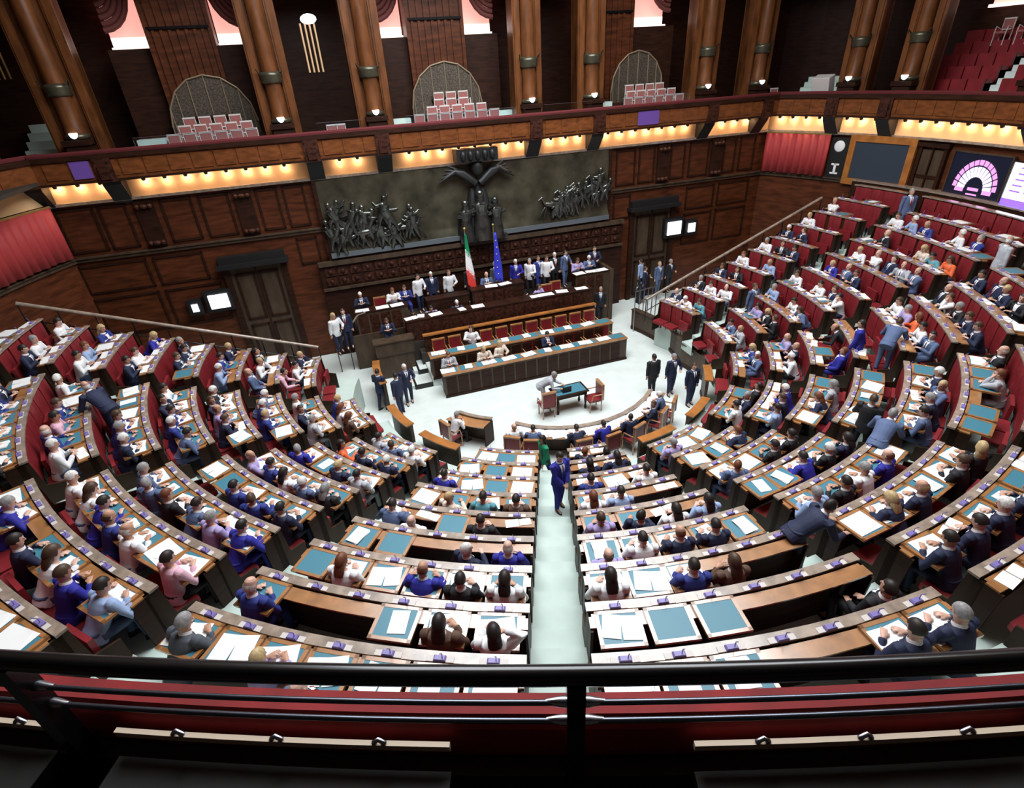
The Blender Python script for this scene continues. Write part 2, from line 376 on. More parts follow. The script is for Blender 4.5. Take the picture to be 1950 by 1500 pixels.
# carved choir panelling behind the presidency
m = MB(); m.sbox(-.9, 12.9, WALL_N - .30, WALL_N, 0, 4.12); struct('wall_choir', m, ['dark_wood'])
m = MB(); m.sbox(-.9, 12.9, WALL_N - .42, WALL_N - .28, 3.98, 4.16); m.sbox(-.9, 12.9, WALL_N - .40, WALL_N - .28, 2.95, 3.05)
struct('trim_8', m, ['front_wood'])
m = MB(); s_ = -.7
while s_ < 12.7:
    for z in (3.15, 3.55): 
        m.sbox(s_, s_ + .40, WALL_N - .34, WALL_N - .29, z, z + .32); m.ball(S(s_ + .2, WALL_N - .34, z + .16), (.10, .07, .10), 6, 5)
    s_ += .50
struct('trim_9', m, ['carved_wood'])
# the bronze relief
rs0, rs1, rz0, rz1 = -.30, 12.10, 4.30, 7.20
m = MB()
nx, nz = 60, 14; V = []
for j in range(nz + 1):
    for i in range(nx + 1):
        u, w_ = i / nx, j / nz
        bulge = .10 + .10 * (1 - w_) + .05 * math.sin(9 * u + 3 * w_) * math.sin(5 * w_) + (.10 if w_ < .12 else 0)
        V.append(S(rs0 + (rs1 - rs0) * u, WALL_N - bulge - .05, rz0 + (rz1 - rz0) * w_))
m.add(V, [(j * (nx + 1) + i, j * (nx + 1) + i + 1, (j + 1) * (nx + 1) + i + 1, (j + 1) * (nx + 1) + i) for j in range(nz) for i in range(nx)], 0, True)
m.sbox(rs0, rs1, WALL_N - .06, WALL_N, rz0, rz1)
rel = m.obj('bronze_relief', ['bronze'], origin=S(5.9, WALL_N, rz0)); tag(rel, 'long dark bronze wall relief with cast figures behind the presidency', 'relief')
O_ = S(5.9, WALL_N, rz0)
f = MB(); f.sbox(rs0 - .12, rs1 + .12, WALL_N - .30, WALL_N, rz0 - .14, rz0); f.sbox(rs0 - .14, rs0, WALL_N - .25, WALL_N, rz0, rz1); f.sbox(rs1, rs1 + .14, WALL_N - .25, WALL_N, rz0, rz1)
f.v = [x - O_ for x in f.v]; f.obj('relief_frame', ['dark_wood'], parent=rel)
f = MB(); f.sbox(rs0, rs1, WALL_N - .42, WALL_N - .16, rz0 - .03, rz0 + .16); f.v = [x - O_ for x in f.v]; f.obj('relief_sill', ['sill_bronze'], parent=rel)
rnd = random.Random(5)
def figure(m, s_, n_, z, h, lean=0.0, arm=0.0, robe=False):       # a small cast figure standing out of the relief
    hd = S(s_ + lean * h, n_, z + h * .92); ch = S(s_ + lean * h * .8, n_, z + h * .72); pv = S(s_ + lean * h * .4, n_, z + h * .48)
    m.ball(hd, h * .095, 8, 6); m.tube([pv, ch], [h * .14, h * .19], 8); m.tube([ch, hd], [h * .08, h * .07], 6)
    if robe: h *= 1.0; m.tube([S(s_, n_, z), pv, ch], [h * .21, h * .15, h * .13], 10)
    else:
        m.tube([pv, S(s_ - h * .10, n_ - .04, z + h * .25), S(s_ - h * .16, n_, z)], [h * .12, h * .09, h * .06], 6)
        m.tube([pv, S(s_ + h * .10, n_ - .06, z + h * .26), S(s_ + h * .20, n_, z)], [h * .12, h * .09, h * .06], 6)
    m.tube([ch, S(s_ + h * .18, n_ - .05, z + h * (.62 + arm * .3)), S(s_ + h * .26, n_ - .02, z + h * (.60 + arm * .45))], [h * .085, h * .07, h * .045], 6)
    m.tube([ch, S(s_ - h * .16, n_ - .06, z + h * (.60 + arm * .1)), S(s_ - h * .24, n_ - .02, z + h * (.55 + arm * .3))], [h * .085, h * .07, h * .045], 6)
def horse(m, s_, n_, z, L, d=1):
    m.tube([S(s_ - d * L * .4, n_, z + L * .55), S(s_, n_ - .05, z + L * .58), S(s_ + d * L * .35, n_, z + L * .66)], [L * .13, L * .15, L * .12], 8)
    m.tube([S(s_ + d * L * .35, n_, z + L * .66), S(s_ + d * L * .52, n_ - .03, z + L * .95)], [L * .10, L * .06], 8)
    m.tube([S(s_ + d * L * .52, n_ - .03, z + L * .97), S(s_ + d * L * .72, n_ - .05, z + L * .86)], [L * .07, L * .04], 8)
    for e, q_ in ((-.38, -.1), (-.30, .06), (.28, .16), (.36, .34)):
        m.tube([S(s_ + d * L * e, n_, z + L * .5), S(s_ + d * L * (e + q_ * .6), n_ - .04, z + L * .27), S(s_ + d * L * (e + q_), n_, z + .02)], [L * .06, L * .04, L * .03], 6)
    m.tube([S(s_ - d * L * .42, n_, z + L * .6), S(s_ - d * L * .62, n_, z + L * .3)], [L * .04, L * .02], 5)
fl_ = MB()
for i in range(24):
    figure(fl_, -.05 + rnd.random() * 3.2, WALL_N - .34 - rnd.random() * .12, rz0 + .05 + rnd.random() * 1.1, .8 + rnd.random() * .45, rnd.uniform(-.3, .3), rnd.uniform(-.2, 1))
for i in range(4): horse(fl_, .4 + .85 * i, WALL_N - .36, rz0 + .1 + .18 * (i % 2), .95, 1)
fl_.v = [x - O_ for x in fl_.v]; fl_.obj('figure_group', ['bronze_light'], parent=rel)
fr = MB()
for i in range(22):
    u = rnd.random(); figure(fr, 9.1 + u * 2.8, WALL_N - .34 - rnd.random() * .12, rz0 + .35 + u * .9 * rnd.random(), .75 + rnd.random() * .4, rnd.uniform(-.3, .4), rnd.uniform(-.2, 1))
for i in range(4): horse(fr, 9.3 + .75 * i, WALL_N - .36, rz0 + .4 + .22 * i, .9, -1)
fr.v = [x - O_ for x in fr.v]; fr.obj('figure_group', ['bronze_light'], parent=rel)
fc = MB()
for s_, h in ((5.35, 1.65), (6.0, 2.0), (6.65, 1.65)): figure(fc, s_, WALL_N - .48 - .1 * (1 - abs(s_ - 6.05)), rz0 - .05, h, 0, .1, True)
fc.sbox(5.0, 7.1, WALL_N - .7, WALL_N - .05, rz0 - .12, rz0 + .06)
fc.v = [x - O_ for x in fc.v]; fc.obj('central_figures', ['bronze_light'], parent=rel)
fc = MB()
for e, h_ in ((-.75, 1.5), (-.35, 2.0), (.0, 2.3), (.35, 2.0), (.75, 1.5)): fc.tube([S(6.0 + e, WALL_N - .22, rz0), S(6.0 + e * .8, WALL_N - .26, rz0 + h_ * .6), S(6.0 + e * .6, WALL_N - .24, rz0 + h_)], [.34, .30, .12], 8)
fc.v = [x - O_ for x in fc.v]; fc.obj('rock_backing', ['black'], parent=rel)
fw = MB()                            # the dark winged group above it, up to the gallery front
for d in (-1, 1):
    for j in range(5): fw.tube([S(6.0 + d * .1, WALL_N - .45, 6.5), S(6.0 + d * (.6 + .08 * j), WALL_N - .5, 6.95 + .02 * j), S(6.0 + d * (1.2 + .10 * j), WALL_N - .35, 7.25 - .16 * j)], [.16, .12, .03], 6)
fw.ball(S(6.0, WALL_N - .5, 7.1), (.26, .2, .34)); fw.ball(S(6.0, WALL_N - .55, 7.55), (.17, .15, .2))
fw.sbox(5.15, 6.85, WALL_N - .74, WALL_N - .02, 7.34, 7.80)
for d in (-.6, -.3, 0, .3, .6): fw.ball(S(6 + d, WALL_N - .78, 7.58), (.12, .09, .18), 8, 6)
fw.v = [x - O_ for x in fw.v]; fw.obj('winged_group', ['black'], parent=rel)
# curtains on the curved wall
def curtain(a0, a1, z0, z1, label):
    m = MB(); n_ = int(abs(a1 - a0) * 5); V = []
    for i in range(n_ + 1):
        a_ = a0 + (a1 - a0) * i / n_; d = .05 * math.sin(i * 1.05) + .03 * math.sin(i * .41)
        for z in (z0, (z0 + z1) / 2, z1): V.append(pol(RW - .24 - d * (1.0 if z < z1 else .3), a_, z))
    m.add(V, [(i * 3 + j, i * 3 + 3 + j, i * 3 + 4 + j, i * 3 + 1 + j) for i in range(n_) for j in range(2)], 0, True)
    o = m.obj('curtain', ['red_curtain'], origin=pol(RW, (a0 + a1) / 2, z0)); sol = o.modifiers.new('thickness', 'SOLIDIFY'); sol.thickness = .02
    tag(o, label, 'curtain')
    r = MB(); r.abox(RW - .26, RW - .05, z1, z1 + .06, a0, a1); r.v = [x - pol(RW, (a0 + a1) / 2, z0) for x in r.v]; r.obj('curtain_rail', ['brass'], parent=o)
curtain(127.3, 139.3 - 1.6, 5.50, 7.18, 'red pleated curtain on the far right corner of the wall under the gallery')
curtain(-93.6, -82.5, 5.55, 7.25, 'red pleated curtain at the left edge under the gallery')
# black panel with clock and white emblem
m = MB(); m.abox(RW - .10, RW, 5.4, 7.1, 124.6, 127.2); bp = m.obj('clock_panel', ['black'], origin=pol(RW, 125.9, 5.4)); tag(bp, 'narrow black wall panel with round clock and white letter beside the red curtain', 'panel')
def curved_face(a_, r_, z, disc=None): pass
f = MB(); c = pol(RW - .13, 125.9, 6.75); d = (pol(1, 125.9) - pol(0, 125.9)).normalized(); x_ = Vector((cos(rad(125.9)), sin(rad(125.9)), 0))
f.rings([[c + x_ * (r_ * cos(t * pi / 10)) + Vector((0, 0, r_ * sin(t * pi / 10))) + d * dd for t in range(20)] for r_, dd in ((.23, .03), (.23, 0), (.19, -.02), (.02, -.02))], 0)
f.v = [p - pol(RW, 125.9, 5.4) for p in f.v]; f.obj('clock_face', ['flag_white'], parent=bp)
f = MB()
for z0, z1, h in ((5.62, 5.69, .17), (5.98, 6.05, .17), (5.62, 6.05, .05)):
    v = [c + x_ * e + d * dd + Vector((0, 0, z - c.z)) for z in (z0, z1) for e, dd in ((-h, 0), (h, 0), (h, .04), (-h, .04))]
    f.add(v, [(3, 2, 1, 0), (4, 5, 6, 7), (0, 1, 5, 4), (1, 2, 6, 5), (2, 3, 7, 6), (3, 0, 4, 7)])
f.v = [p - pol(RW, 125.9, 5.4) for p in f.v]; f.obj('white_emblem', ['flag_white'], parent=bp)
# slate board with wood frame
def wallboard(name, a0, a1, z0, z1, matn, label, cat, fr=.10, fm='orange_wood', tilt=0):
    ac = (a0 + a1) / 2; o0 = pol(RW, ac, z0); m = MB()
    A, B = pol(RW - .12, a0), pol(RW - .12, a1); nrm = (pol(0, 0) - (A + B) / 2).normalized(); nrm.z = 0
    def quad(mb, u0, u1, w0, w1, d0, d1):
        pts = [A.lerp(B, u) + nrm * d + Vector((0, 0, z)) for z in (w0, w1) for u, d in ((u0, d0), (u1, d0), (u1, d1), (u0, d1))]
        mb.add([p - o0 for p in pts], [(3, 2, 1, 0), (4, 5, 6, 7), (0, 1, 5, 4), (1, 2, 6, 5), (2, 3, 7, 6), (3, 0, 4, 7)])
    quad(m, 0, 1, z0, z1, -.02, .05); o = m.obj(name, [matn]); o.location = o0; tag(o, label, cat)
    if fr:
        f = MB(); L = (B - A).length; u = fr / L
        quad(f, -u, 0, z0 - fr, z1 + fr, -.03, .10); quad(f, 1, 1 + u, z0 - fr, z1 + fr, -.03, .10); quad(f, 0, 1, z1, z1 + fr, -.03, .10); quad(f, 0, 1, z0 - fr, z0, -.03, .10)
        f.obj('frame', [fm], parent=o)
    return o, A, B, nrm, o0
wallboard('wall_board', 123.4, 115.6, 5.55, 7.00, 'board_slate', 'blank dark slate blue wall board in an orange wood frame', 'board', .26)
m = MB()
m.abox(RW - .08, RW, Fk(-2), 6.9, 110.9, 113.9); d3 = struct('door_3', m, ['front_wood'])
f = MB()
for a0, a1 in ((113.9, 114.35), (110.45, 110.9), (112.32, 112.48)): f.abox(RW - .16, RW, Fk(-2), 7.0, a0, a1)
f.abox(RW - .22, RW, 7.0, 7.14, 110.3, 114.5); f.abox(RW - .13, RW - .07, 5.9, 6.0, 111.0, 113.8)
f.obj('door_frame', ['dark_wood'], parent=d3)
# voting screen with its fan shaped seating plan
o, A, B, nrm, o0 = wallboard('voting_screen', 109.2, 101.9, 5.42, 6.95, 'screen_black', 'large black voting screen showing a pink and lilac fan of seats', 'screen', .05, 'front_wood')
L = (B - A).length; xa = (B - A).normalized(); ctr = A.lerp(B, .52) + nrm * .06 + Vector((0, 0, 5.42 + .38))
f = MB(); g = MB()
for i in range(13):
    t0, t1 = pi * (i + .10) / 13 , pi * (i + .90) / 13
    for r0_, r1_, mb in ((.34, .62, f), (.66, .80, g)):
        p = [ctr + xa * (r_ * cos(t)) * 1.02 + Vector((0, 0, r_ * sin(t) * 1.22)) + nrm * d for d in (0, .012) for r_, t in ((r0_, t0), (r1_, t0), (r1_, t1), (r0_, t1))]
        mb.add([q_ - o0 for q_ in p], [(3, 2, 1, 0), (4, 5, 6, 7), (0, 1, 5, 4), (1, 2, 6, 5), (2, 3, 7, 6), (3, 0, 4, 7)])
f.obj('seat_fan', ['screen_lilac'], parent=o); g.obj('fan_rim', ['screen_pink'], parent=o)
h = MB()
for e, w_, z_, hh in ((0, .20, -.05, .10), (0, .20, -.20, .05), (-.52, .16, -.12, .14), (.52, .16, -.12, .14)):
    p = [ctr + xa * (e + sx) + Vector((0, 0, z_ + sz)) + nrm * d for d in (0, .012) for sx, sz in ((-w_, 0), (w_, 0), (w_, hh), (-w_, hh))]
    h.add([q_ - o0 for q_ in p], [(3, 2, 1, 0), (4, 5, 6, 7), (0, 1, 5, 4), (1, 2, 6, 5), (2, 3, 7, 6), (3, 0, 4, 7)])
h.obj('caption_block', ['screen_pink'], parent=o)
o, A, B, nrm, o0 = wallboard('display_screen', 101.6, 95.5, 5.42, 6.85, 'screen_white', 'bright white display screen with a violet band, at the right edge', 'screen', .03, 'black')
f = MB(); xa = (B - A)
def pq(mb, u0, u1, z0, z1, d=.062):
    p = [A.lerp(B, u) + nrm * dd + Vector((0, 0, z)) for dd in (d - .01, d) for u, z in ((u0, z0), (u1, z0), (u1, z1), (u0, z1))]
    mb.add([q_ - o0 for q_ in p], [(3, 2, 1, 0), (4, 5, 6, 7), (0, 1, 5, 4), (1, 2, 6, 5), (2, 3, 7, 6), (3, 0, 4, 7)])
pq(f, 0, 1, 5.42, 5.72)
for i in range(5): pq(f, .10 + .02 * i, .32, 5.95 + .18 * i, 6.0 + .18 * i); pq(f, .4, .8, 5.95 + .18 * i, 6.0 + .18 * i)
f.obj('screen_graphic', ['screen_violet'], parent=o)
# ledge and low panelling under the boards
m = MB(); m.abox(RW - .45, RW, Fk(-2), Fk(-2) + .78, 60, 122); struct('trim_10', m, ['dark_wood'])
m = MB(); m.abox(RW - .48, RW, Fk(-2) + .78, Fk(-2) + .83, 60, 122); struct('trim_11', m, ['ledge_wood'])
# ---------------------------------------------------------------- upper wall and gallery
GZ = 8.12
m = MB(); UPN = WALL_N
# back walls of the gallery boxes
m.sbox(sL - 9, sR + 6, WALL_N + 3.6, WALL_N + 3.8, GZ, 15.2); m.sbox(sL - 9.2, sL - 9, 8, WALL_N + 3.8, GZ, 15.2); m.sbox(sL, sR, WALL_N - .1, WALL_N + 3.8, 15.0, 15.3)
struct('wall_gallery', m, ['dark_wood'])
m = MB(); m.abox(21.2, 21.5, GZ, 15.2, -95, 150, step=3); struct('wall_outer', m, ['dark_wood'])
m = MB(); m.abox(RW + .2, 21.4, 13.6, 13.9, -90, 140, step=3); struct('ceiling_gallery', m, ['dark_wood'])  # unseen gallery ceiling, built to keep the camera side gallery dark
m = MB(); m.sbox(sL, sR, WALL_N, WALL_N + .3, 13.8, 19); m.abox(RW, RW + .3, 13.8, 19, AL, AR, step=3); struct('wall_upper', m, ['panel_wood'])  # unseen upper walls, built only for bounced light
m = MB(); m.sbox(sL - 2, sR + 2, -2, WALL_N + .3, 19, 19.2); struct('ceiling', m, ['cream'])  # unseen too, closes the room for the bounced light
m = MB(); v = [Vector((CX + 1, CY - 3, 18.6)) + WD * x + WN * y + Vector((0, 0, z)) for z in (0, .05) for x, y in ((-8, -7), (8, -7), (8, 7), (-8, 7))]
m.add(v, [(3, 2, 1, 0), (4, 5, 6, 7), (0, 1, 5, 4), (1, 2, 6, 5), (2, 3, 7, 6), (3, 0, 4, 7)]); struct('window_9', m, ['skylight_glass'])
# columns: tall wooden half columns on plinths with bronze bands and a lamp bowl
def column(base, rz, w, label):
    t = thing('gallery_column', label, 'column', base, rz, 'wooden columns of the gallery')
    h = 5.7
    p = MB()
    for x in (-w / 2 + .15, w / 2 - .15): p.box((x - .15, -.05, 0), (x + .15, .55, h)); p.box((x - .09, -.09, .3), (x + .09, -.05, h))
    p.box((-w / 2, .05, 0), (w / 2, .6, h)); p.obj('pilaster_pair', ['column_wood'], parent=t)
    s = MB().lathe((0, -.10, 0), [(.30, 1.15), (.31, 1.3), (.27, 1.45), (.27, 2.2), (.26, 3.4), (.25, h)], 16); s.obj('shaft', ['column_wood'], parent=t)
    b = MB(); b.box((-.34, -.50, 0), (.34, .1, .95)); b.box((-.40, -.56, .90), (.40, .1, 1.06)); b.box((-.40, -.56, 0), (.40, .1, .10)); b.obj('plinth', ['dark_wood'], parent=t)
    c = MB(); c.lathe((0, -.10, 0), [(.28, 1.06), (.35, 1.10), (.35, 1.18), (.29, 1.24)], 16); c.lathe((0, -.10, 0), [(.28, 2.30), (.36, 2.34), (.34, 2.44), (.37, 2.54), (.36, 2.62), (.28, 2.66)], 16)
    c.tube([(-.36, -.12, 2.6), (-.42, -.28, 2.75), (-.34, -.40, 2.62)], .02, 6); c.tube([(.36, -.12, 2.6), (.42, -.28, 2.75), (.34, -.40, 2.62)], .02, 6); c.obj('bronze_band', ['bronze'], parent=t)
    l = MB().lathe((0, -.42, 1.10), [(.04, 0), (.10, .05), (.13, .14), (.12, .17)], 10); l.obj('lamp_bowl', ['lamp_glow'], parent=t)
    return t
cols = [(-7.35, 1.5), (-.95, 1.25), (1.55 + .85, 1.3), (8.15 + .45, 1.15), (10.5 + .85, 1.2), (16.85, 1.3), (19.7, 1.3)]
for i, (s_, w) in enumerate(cols): column(S(s_, WALL_N + .25, GZ), TH, w, 'tall wooden gallery column on a plinth, %s from the left' % ORD[i])
for i, a in enumerate((127.3, 119.6)): column(pol(RW + .5, a, GZ), rad(a) + pi, 1.2, 'wooden gallery column beside the %s' % ('right hand stairs opening' if i == 0 else 'red tiered seats'))
column(pol(RW + .5, 104.0, GZ), rad(104) + pi, 1.2, 'wooden gallery column at the right edge past the red seats')
column(S(-10.6, WALL_N + .25, GZ), TH, 1.2, 'dim wooden gallery column at the upper left edge')
# recess piers and glowing windows
wi = 0
def recess(s0, s1, p0, p1):
    global wi
    m = MB(); m.sbox(p0, p1, WALL_N + 1.6, WALL_N + 3.6, GZ, 15); m.sbox(p0 - .08, p0 + .05, WALL_N + 1.52, WALL_N + 2.2, GZ, 15); m.sbox(p1 - .05, p1 + .08, WALL_N + 1.52, WALL_N + 2.2, GZ, 15)
    q = p0 + .12
    while q < p1 - .2: m.sbox(q, q + .10, WALL_N + 1.54, WALL_N + 1.62, GZ + 1, 15); q += .26
    o = m.obj('gallery_pier', ['panel_wood'], origin=S((p0 + p1) / 2, WALL_N + 2, GZ)); tag(o, 'ribbed brown wood pier between glowing windows, %s recess from the left' % ORD[wi // 2], 'pier', 'ribbed piers in the gallery recesses')
    w = MB(); w.sbox(p0, p1, WALL_N + 1.50, WALL_N + 1.60, 12.2, 12.28); w.v = [x - S((p0 + p1) / 2, WALL_N + 2, GZ) for x in w.v]; w.obj('bracket_rail', ['black_metal'], parent=o)
    for a0, a1, sg in ((s0, p0 - .05, -1), (p1 + .05, s1, 1)):
        wi += 1
        g = MB(); g.sbox(a0, a1, WALL_N + 2.9, WALL_N + 3.0, 11.75, 15); struct('window_%d' % wi, g, ['window_glow'])
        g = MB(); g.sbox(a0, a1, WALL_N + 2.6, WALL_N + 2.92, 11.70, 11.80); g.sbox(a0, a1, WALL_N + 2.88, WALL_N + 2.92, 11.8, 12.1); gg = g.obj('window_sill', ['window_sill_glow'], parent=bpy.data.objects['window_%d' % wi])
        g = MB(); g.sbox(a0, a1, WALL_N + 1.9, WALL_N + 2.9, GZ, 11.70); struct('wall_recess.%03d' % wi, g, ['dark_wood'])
        # swagged drape hanging in the outer upper corner
        d = MB(); xo = a0 if sg < 0 else a1
        for j in range(6):
            rr = .22 + .17 * j; cx_ = xo - sg * 0.05
            pts = [S(cx_ - sg * (rr * .9 * sin(t)), WALL_N + 2.3 - .05 * (j % 2), 13.4 - rr * 1.05 * cos(t)) for t in [pi * q_ / 12 for q_ in range(7)]]
            d.tube(pts, .09, 8)
        dd = d.obj('drape', ['pink_wall'], origin=S(xo, WALL_N + 2.3, 12.3)); dd.data.materials[0] = MATS['gallery_chair'] if False else MATS['drape_cloth']
        tag(dd, 'brown swagged drape %s of the ribbed pier, %s recess from the left' % ('left' if sg < 0 else 'right', ORD[(wi - 1) // 2]), 'drape', 'swagged drapes at the gallery windows')
mat('drape_cloth', (.20, .055, .045), .7)
recess(-6.0, -1.4, -4.55, -2.60); recess(3.1, 7.95, 4.3, 6.4); recess(12.1, 16.2, 12.3, 13.9)
# right hand glowing window above the red seats
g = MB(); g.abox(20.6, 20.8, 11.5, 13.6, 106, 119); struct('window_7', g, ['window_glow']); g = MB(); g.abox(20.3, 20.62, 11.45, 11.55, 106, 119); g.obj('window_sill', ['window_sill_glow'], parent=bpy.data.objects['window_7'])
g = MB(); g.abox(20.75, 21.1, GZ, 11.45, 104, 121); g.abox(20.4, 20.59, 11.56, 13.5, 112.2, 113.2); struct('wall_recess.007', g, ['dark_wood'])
# tribunes: fan shaped bronze grille, little chairs, pale steps
CH = None
def gallery_chair_proto():
    t = thing('gallery_chair', None, 'chair', (0, 0, 0))
    MB().box((-.19, -.2, .38), (.19, .22, .46)).obj('seat', ['gallery_chair'], parent=t, bevel=.02)
    MB().box((-.18, .20, .52), (.18, .25, .84)).obj('backrest', ['gallery_chair'], parent=t, bevel=.02)
    f = MB(); f.box((-.20, .19, .84), (.20, .27, .89)); f.tube([(-.19, .22, .5), (-.20, -.15, .62), (-.20, -.18, .4)], .018, 6); f.tube([(.19, .22, .5), (.20, -.15, .62), (.20, -.18, .4)], .018, 6); f.box((-.20, .2, .5), (.20, .24, .53)); f.box((-.20, .2, .4), (-.18, .24, .88)); f.box((.18, .2, .4), (.20, .24, .88)); f.obj('frame', ['white_frame'], parent=t)
    for x in (-.19, .19):
        for y in (-.17, .2): MB().tube([(x, y, 0), (x, y, .4)], .018, 6).obj('leg', ['white_frame'], parent=t)
    return t
CH = gallery_chair_proto(); used = False
def gchair(p, rz, lab, grp):
    global used
    c = CH if not used else copy_tree(CH); used = True; c.location = p; c.rotation_euler = (0, 0, rz); tag(c, lab, 'chair', grp); return c
def tribune(i, c, r, rows, off=0):
    lab = ['left', 'middle', 'right'][i]
    t = thing('tribune_grille', 'arched bronze grille behind the gallery chairs, %s tribune' % lab, 'grille', S(c, WALL_N + .95, GZ), TH, 'arched grilles of the tribunes')
    m = MB(); f = MB()
    def P(u, z, d=0): 
        return Vector((r * sin(u), -r * .55 * cos(u) + .9 + d, z))
    U = [-pi / 2 + pi * j / 8 for j in range(9)]
    for a, b in zip(U, U[1:]):
        za, zb = 1.15 + 1.55 * cos(a), 1.15 + 1.55 * cos(b)
        A_, B_ = Vector((r * sin(a), .42, 0)), Vector((r * sin(b), .42, 0))
        v = [A_, B_, B_ + Vector((0, 0, zb)), A_ + Vector((0, 0, za))]; v += [p + Vector((0, .04, 0)) for p in v]
        m.add(v, [(0, 1, 2, 3), (7, 6, 5, 4), (3, 2, 6, 7), (0, 4, 5, 1), (1, 5, 6, 2), (0, 3, 7, 4)])
        f.tube([A_ + Vector((0, -.02, za)), B_ + Vector((0, -.02, zb))], .035, 6); f.tube([A_ + Vector((0, -.02, 0)), A_ + Vector((0, -.02, za))], .02, 6)
    m.obj('grille_panel', ['grille_bronze'], parent=t); f.obj('grille_rail', ['pale_bronze'], parent=t)
    b = MB(); b.box((-r * .45, .30, 1.35), (r * .45, .40, 1.45)); b.obj('bench_rail', ['dark_wood'], parent=t)
    st = MB(); 
    for j in range(4): st.box((-r - .2, -1.5 + .42 * j, .0), (r + .2, -1.08 + .42 * j, .12 + .22 * j))
    st.obj('step', ['dark_wood'], parent=t)
    for x0 in (-r - 1.15, r + .25):
        s2 = MB()
        for j in range(4): s2.box((x0, -1.5 + .42 * j, 0), (x0 + .90, -1.08 + .42 * j, .14 + .24 * j))
        s2.obj('pale_steps', ['aisle_carpet'], parent=t)
    for j, n_ in enumerate(rows):
        for q in range(n_):
            x = (q - (n_ - 1) / 2) * .50 + off + .10 * (j % 2)
            y = -1.30 + .42 * j
            gchair(S(c, WALL_N + .95, GZ) + WD * x + WN * y + Vector((0, 0, .12 + .22 * j)), TH, 'small pink gallery chair, %s tribune, %s row, %s from left' % (lab, ORD[j], ORD[q]), 'chairs in the %s tribune' % lab)
mat('grille_bronze', (.075, .06, .045), .45, metal=.3, noise=((22, 22, 22), 3, .3, 2.0), bump=.6)
tribune(0, -3.25, 1.45, [6, 5, 4]); tribune(1, 5.5, 1.45, [7, 5, 3, 3]); tribune(2, 14.2, 1.3, [6, 5, 4])
for i, (s_) in enumerate((.75, 1.05, 20.9)): gchair(S(s_, WALL_N + .1, GZ), TH, 'small pink chair behind the gallery front, %s one outside the tribunes' % ORD[i], None)
for i, (s0_, s1_) in enumerate(((-5.6, -1.8), (.2, 1.8), (3.4, 7.6), (8.9, 11.0), (12.2, 15.6))):
    m = MB(); m.sbox(s0_, s1_, GF + .08, GF + .10, 8.90, 9.13)
    o = m.obj('glass_panel', ['balustrade_glass'], origin=S((s0_ + s1_) / 2, GF + .09, 8.9)); tag(o, 'low clear glass panel on the gallery hand rail, %s from the left' % ORD[i], 'glass panel')
    m = MB(); m.sbox(s0_, s1_, GF + .075, GF + .105, 9.13, 9.145); m.v = [v - S((s0_ + s1_) / 2, GF + .09, 8.9) for v in m.v]; m.obj('edge_strip', ['steel'], parent=o)
# dark opening at left with stairs, gilt organ pipes
m = MB()
for j in range(6): m.sbox(-9.6, -8.35, WALL_N + .95 + .4 * j, WALL_N + 1.35 + .4 * j, GZ, GZ + .25 + .25 * j)
tag(m.obj('gallery_stairs', ['aisle_carpet'], origin=S(-8.6, WALL_N + .5, GZ)), 'pale stair steps in the dark opening at upper left', 'stairs')
def candles(c, n_, z, label, matn):
    t = thing('gilt_rods', label, 'lamp', S(c, WALL_N + 1.2, z - 1.2))
    for j in range(n_): MB().tube([S(c, WALL_N + 1.2, z - 1.2) * 0 + WD * ((j - n_ / 2) * .16), WD * ((j - n_ / 2) * .16) + Vector((0, 0, 1.5))], .035, 6).obj('rod', [matn], parent=t)
    if matn == 'cream': MB().ball((0, 0, 1.62), (.30, .16, .16)).obj('lamp_cluster', ['lamp_glow'], parent=t)
candles(-8.9, 3, 12.2, 'slanting gilt rods in the dark opening at upper left', 'brass'); candles(.72, 4, 11.9, 'hanging lamp with pale rods in the narrow dark bay', 'cream')
# right opening stairs and pale machine
m = MB()
for j in range(6): m.abox(RW + 1.0 + .4 * j, RW + 1.4 + .4 * j, GZ, GZ + .2 + .2 * j, 130, 137.0)
tag(m.obj('gallery_stairs', ['aisle_carpet'], origin=pol(RW + 1, 133, GZ)), 'pale gallery steps behind the right opening', 'stairs')
sh = MB(); c0 = pol(RW + .55, 131.2, GZ); sh.cbox((0, 0, .85), (.75, .5, 1.0)); sh.cbox((0, -.05, .2), (.12, .12, .4)); sh.cbox((0, 0, .02), (.45, .4, .05))
o = sh.obj('projector', ['white_frame'], bevel=.04); o.location = c0; o.rotation_euler = (.25, 0, rad(131) + pi); tag(o, 'white projector on a stand on the right gallery', 'projector')
# red tiered seats, right
def tier_block(a0, a1, lab):
    for j in range(5):
        r = RW + 1.45 + .60 * j; z = GZ + .12 + .40 * j
        m = MB(); m.abox(r - .18, r + .42, GZ, z, a0, a1); t = m.obj('tier_bench', ['dark_wood'], origin=pol(r, (a0 + a1) / 2, z)); tag(t, 'red upholstered gallery bench, %s tier %s' % (ORD[j], lab), 'bench', 'red gallery benches')
        n_ = int((a1 - a0) * rad(1) * r / .55); da = (a1 - a0) / n_
        for q in range(n_):
            b = MB(); b.abox(r + .28, r + .40, z + .38, z + .90, a0 + da * (q + .04), a0 + da * (q + .96)); b.v = [x - pol(r, (a0 + a1) / 2, z) for x in b.v]; b.obj('backrest', ['red_leather'], parent=t)
            b = MB(); b.abox(r - .16, r + .26, z + .34, z + .46, a0 + da * (q + .04), a0 + da * (q + .96)); b.v = [x - pol(r, (a0 + a1) / 2, z) for x in b.v]; b.obj('seat', ['red_leather'], parent=t)
tier_block(113.2, 120.8, 'left of the pale steps'); tier_block(104.5, 111.4, 'right of the pale steps')
m = MB()
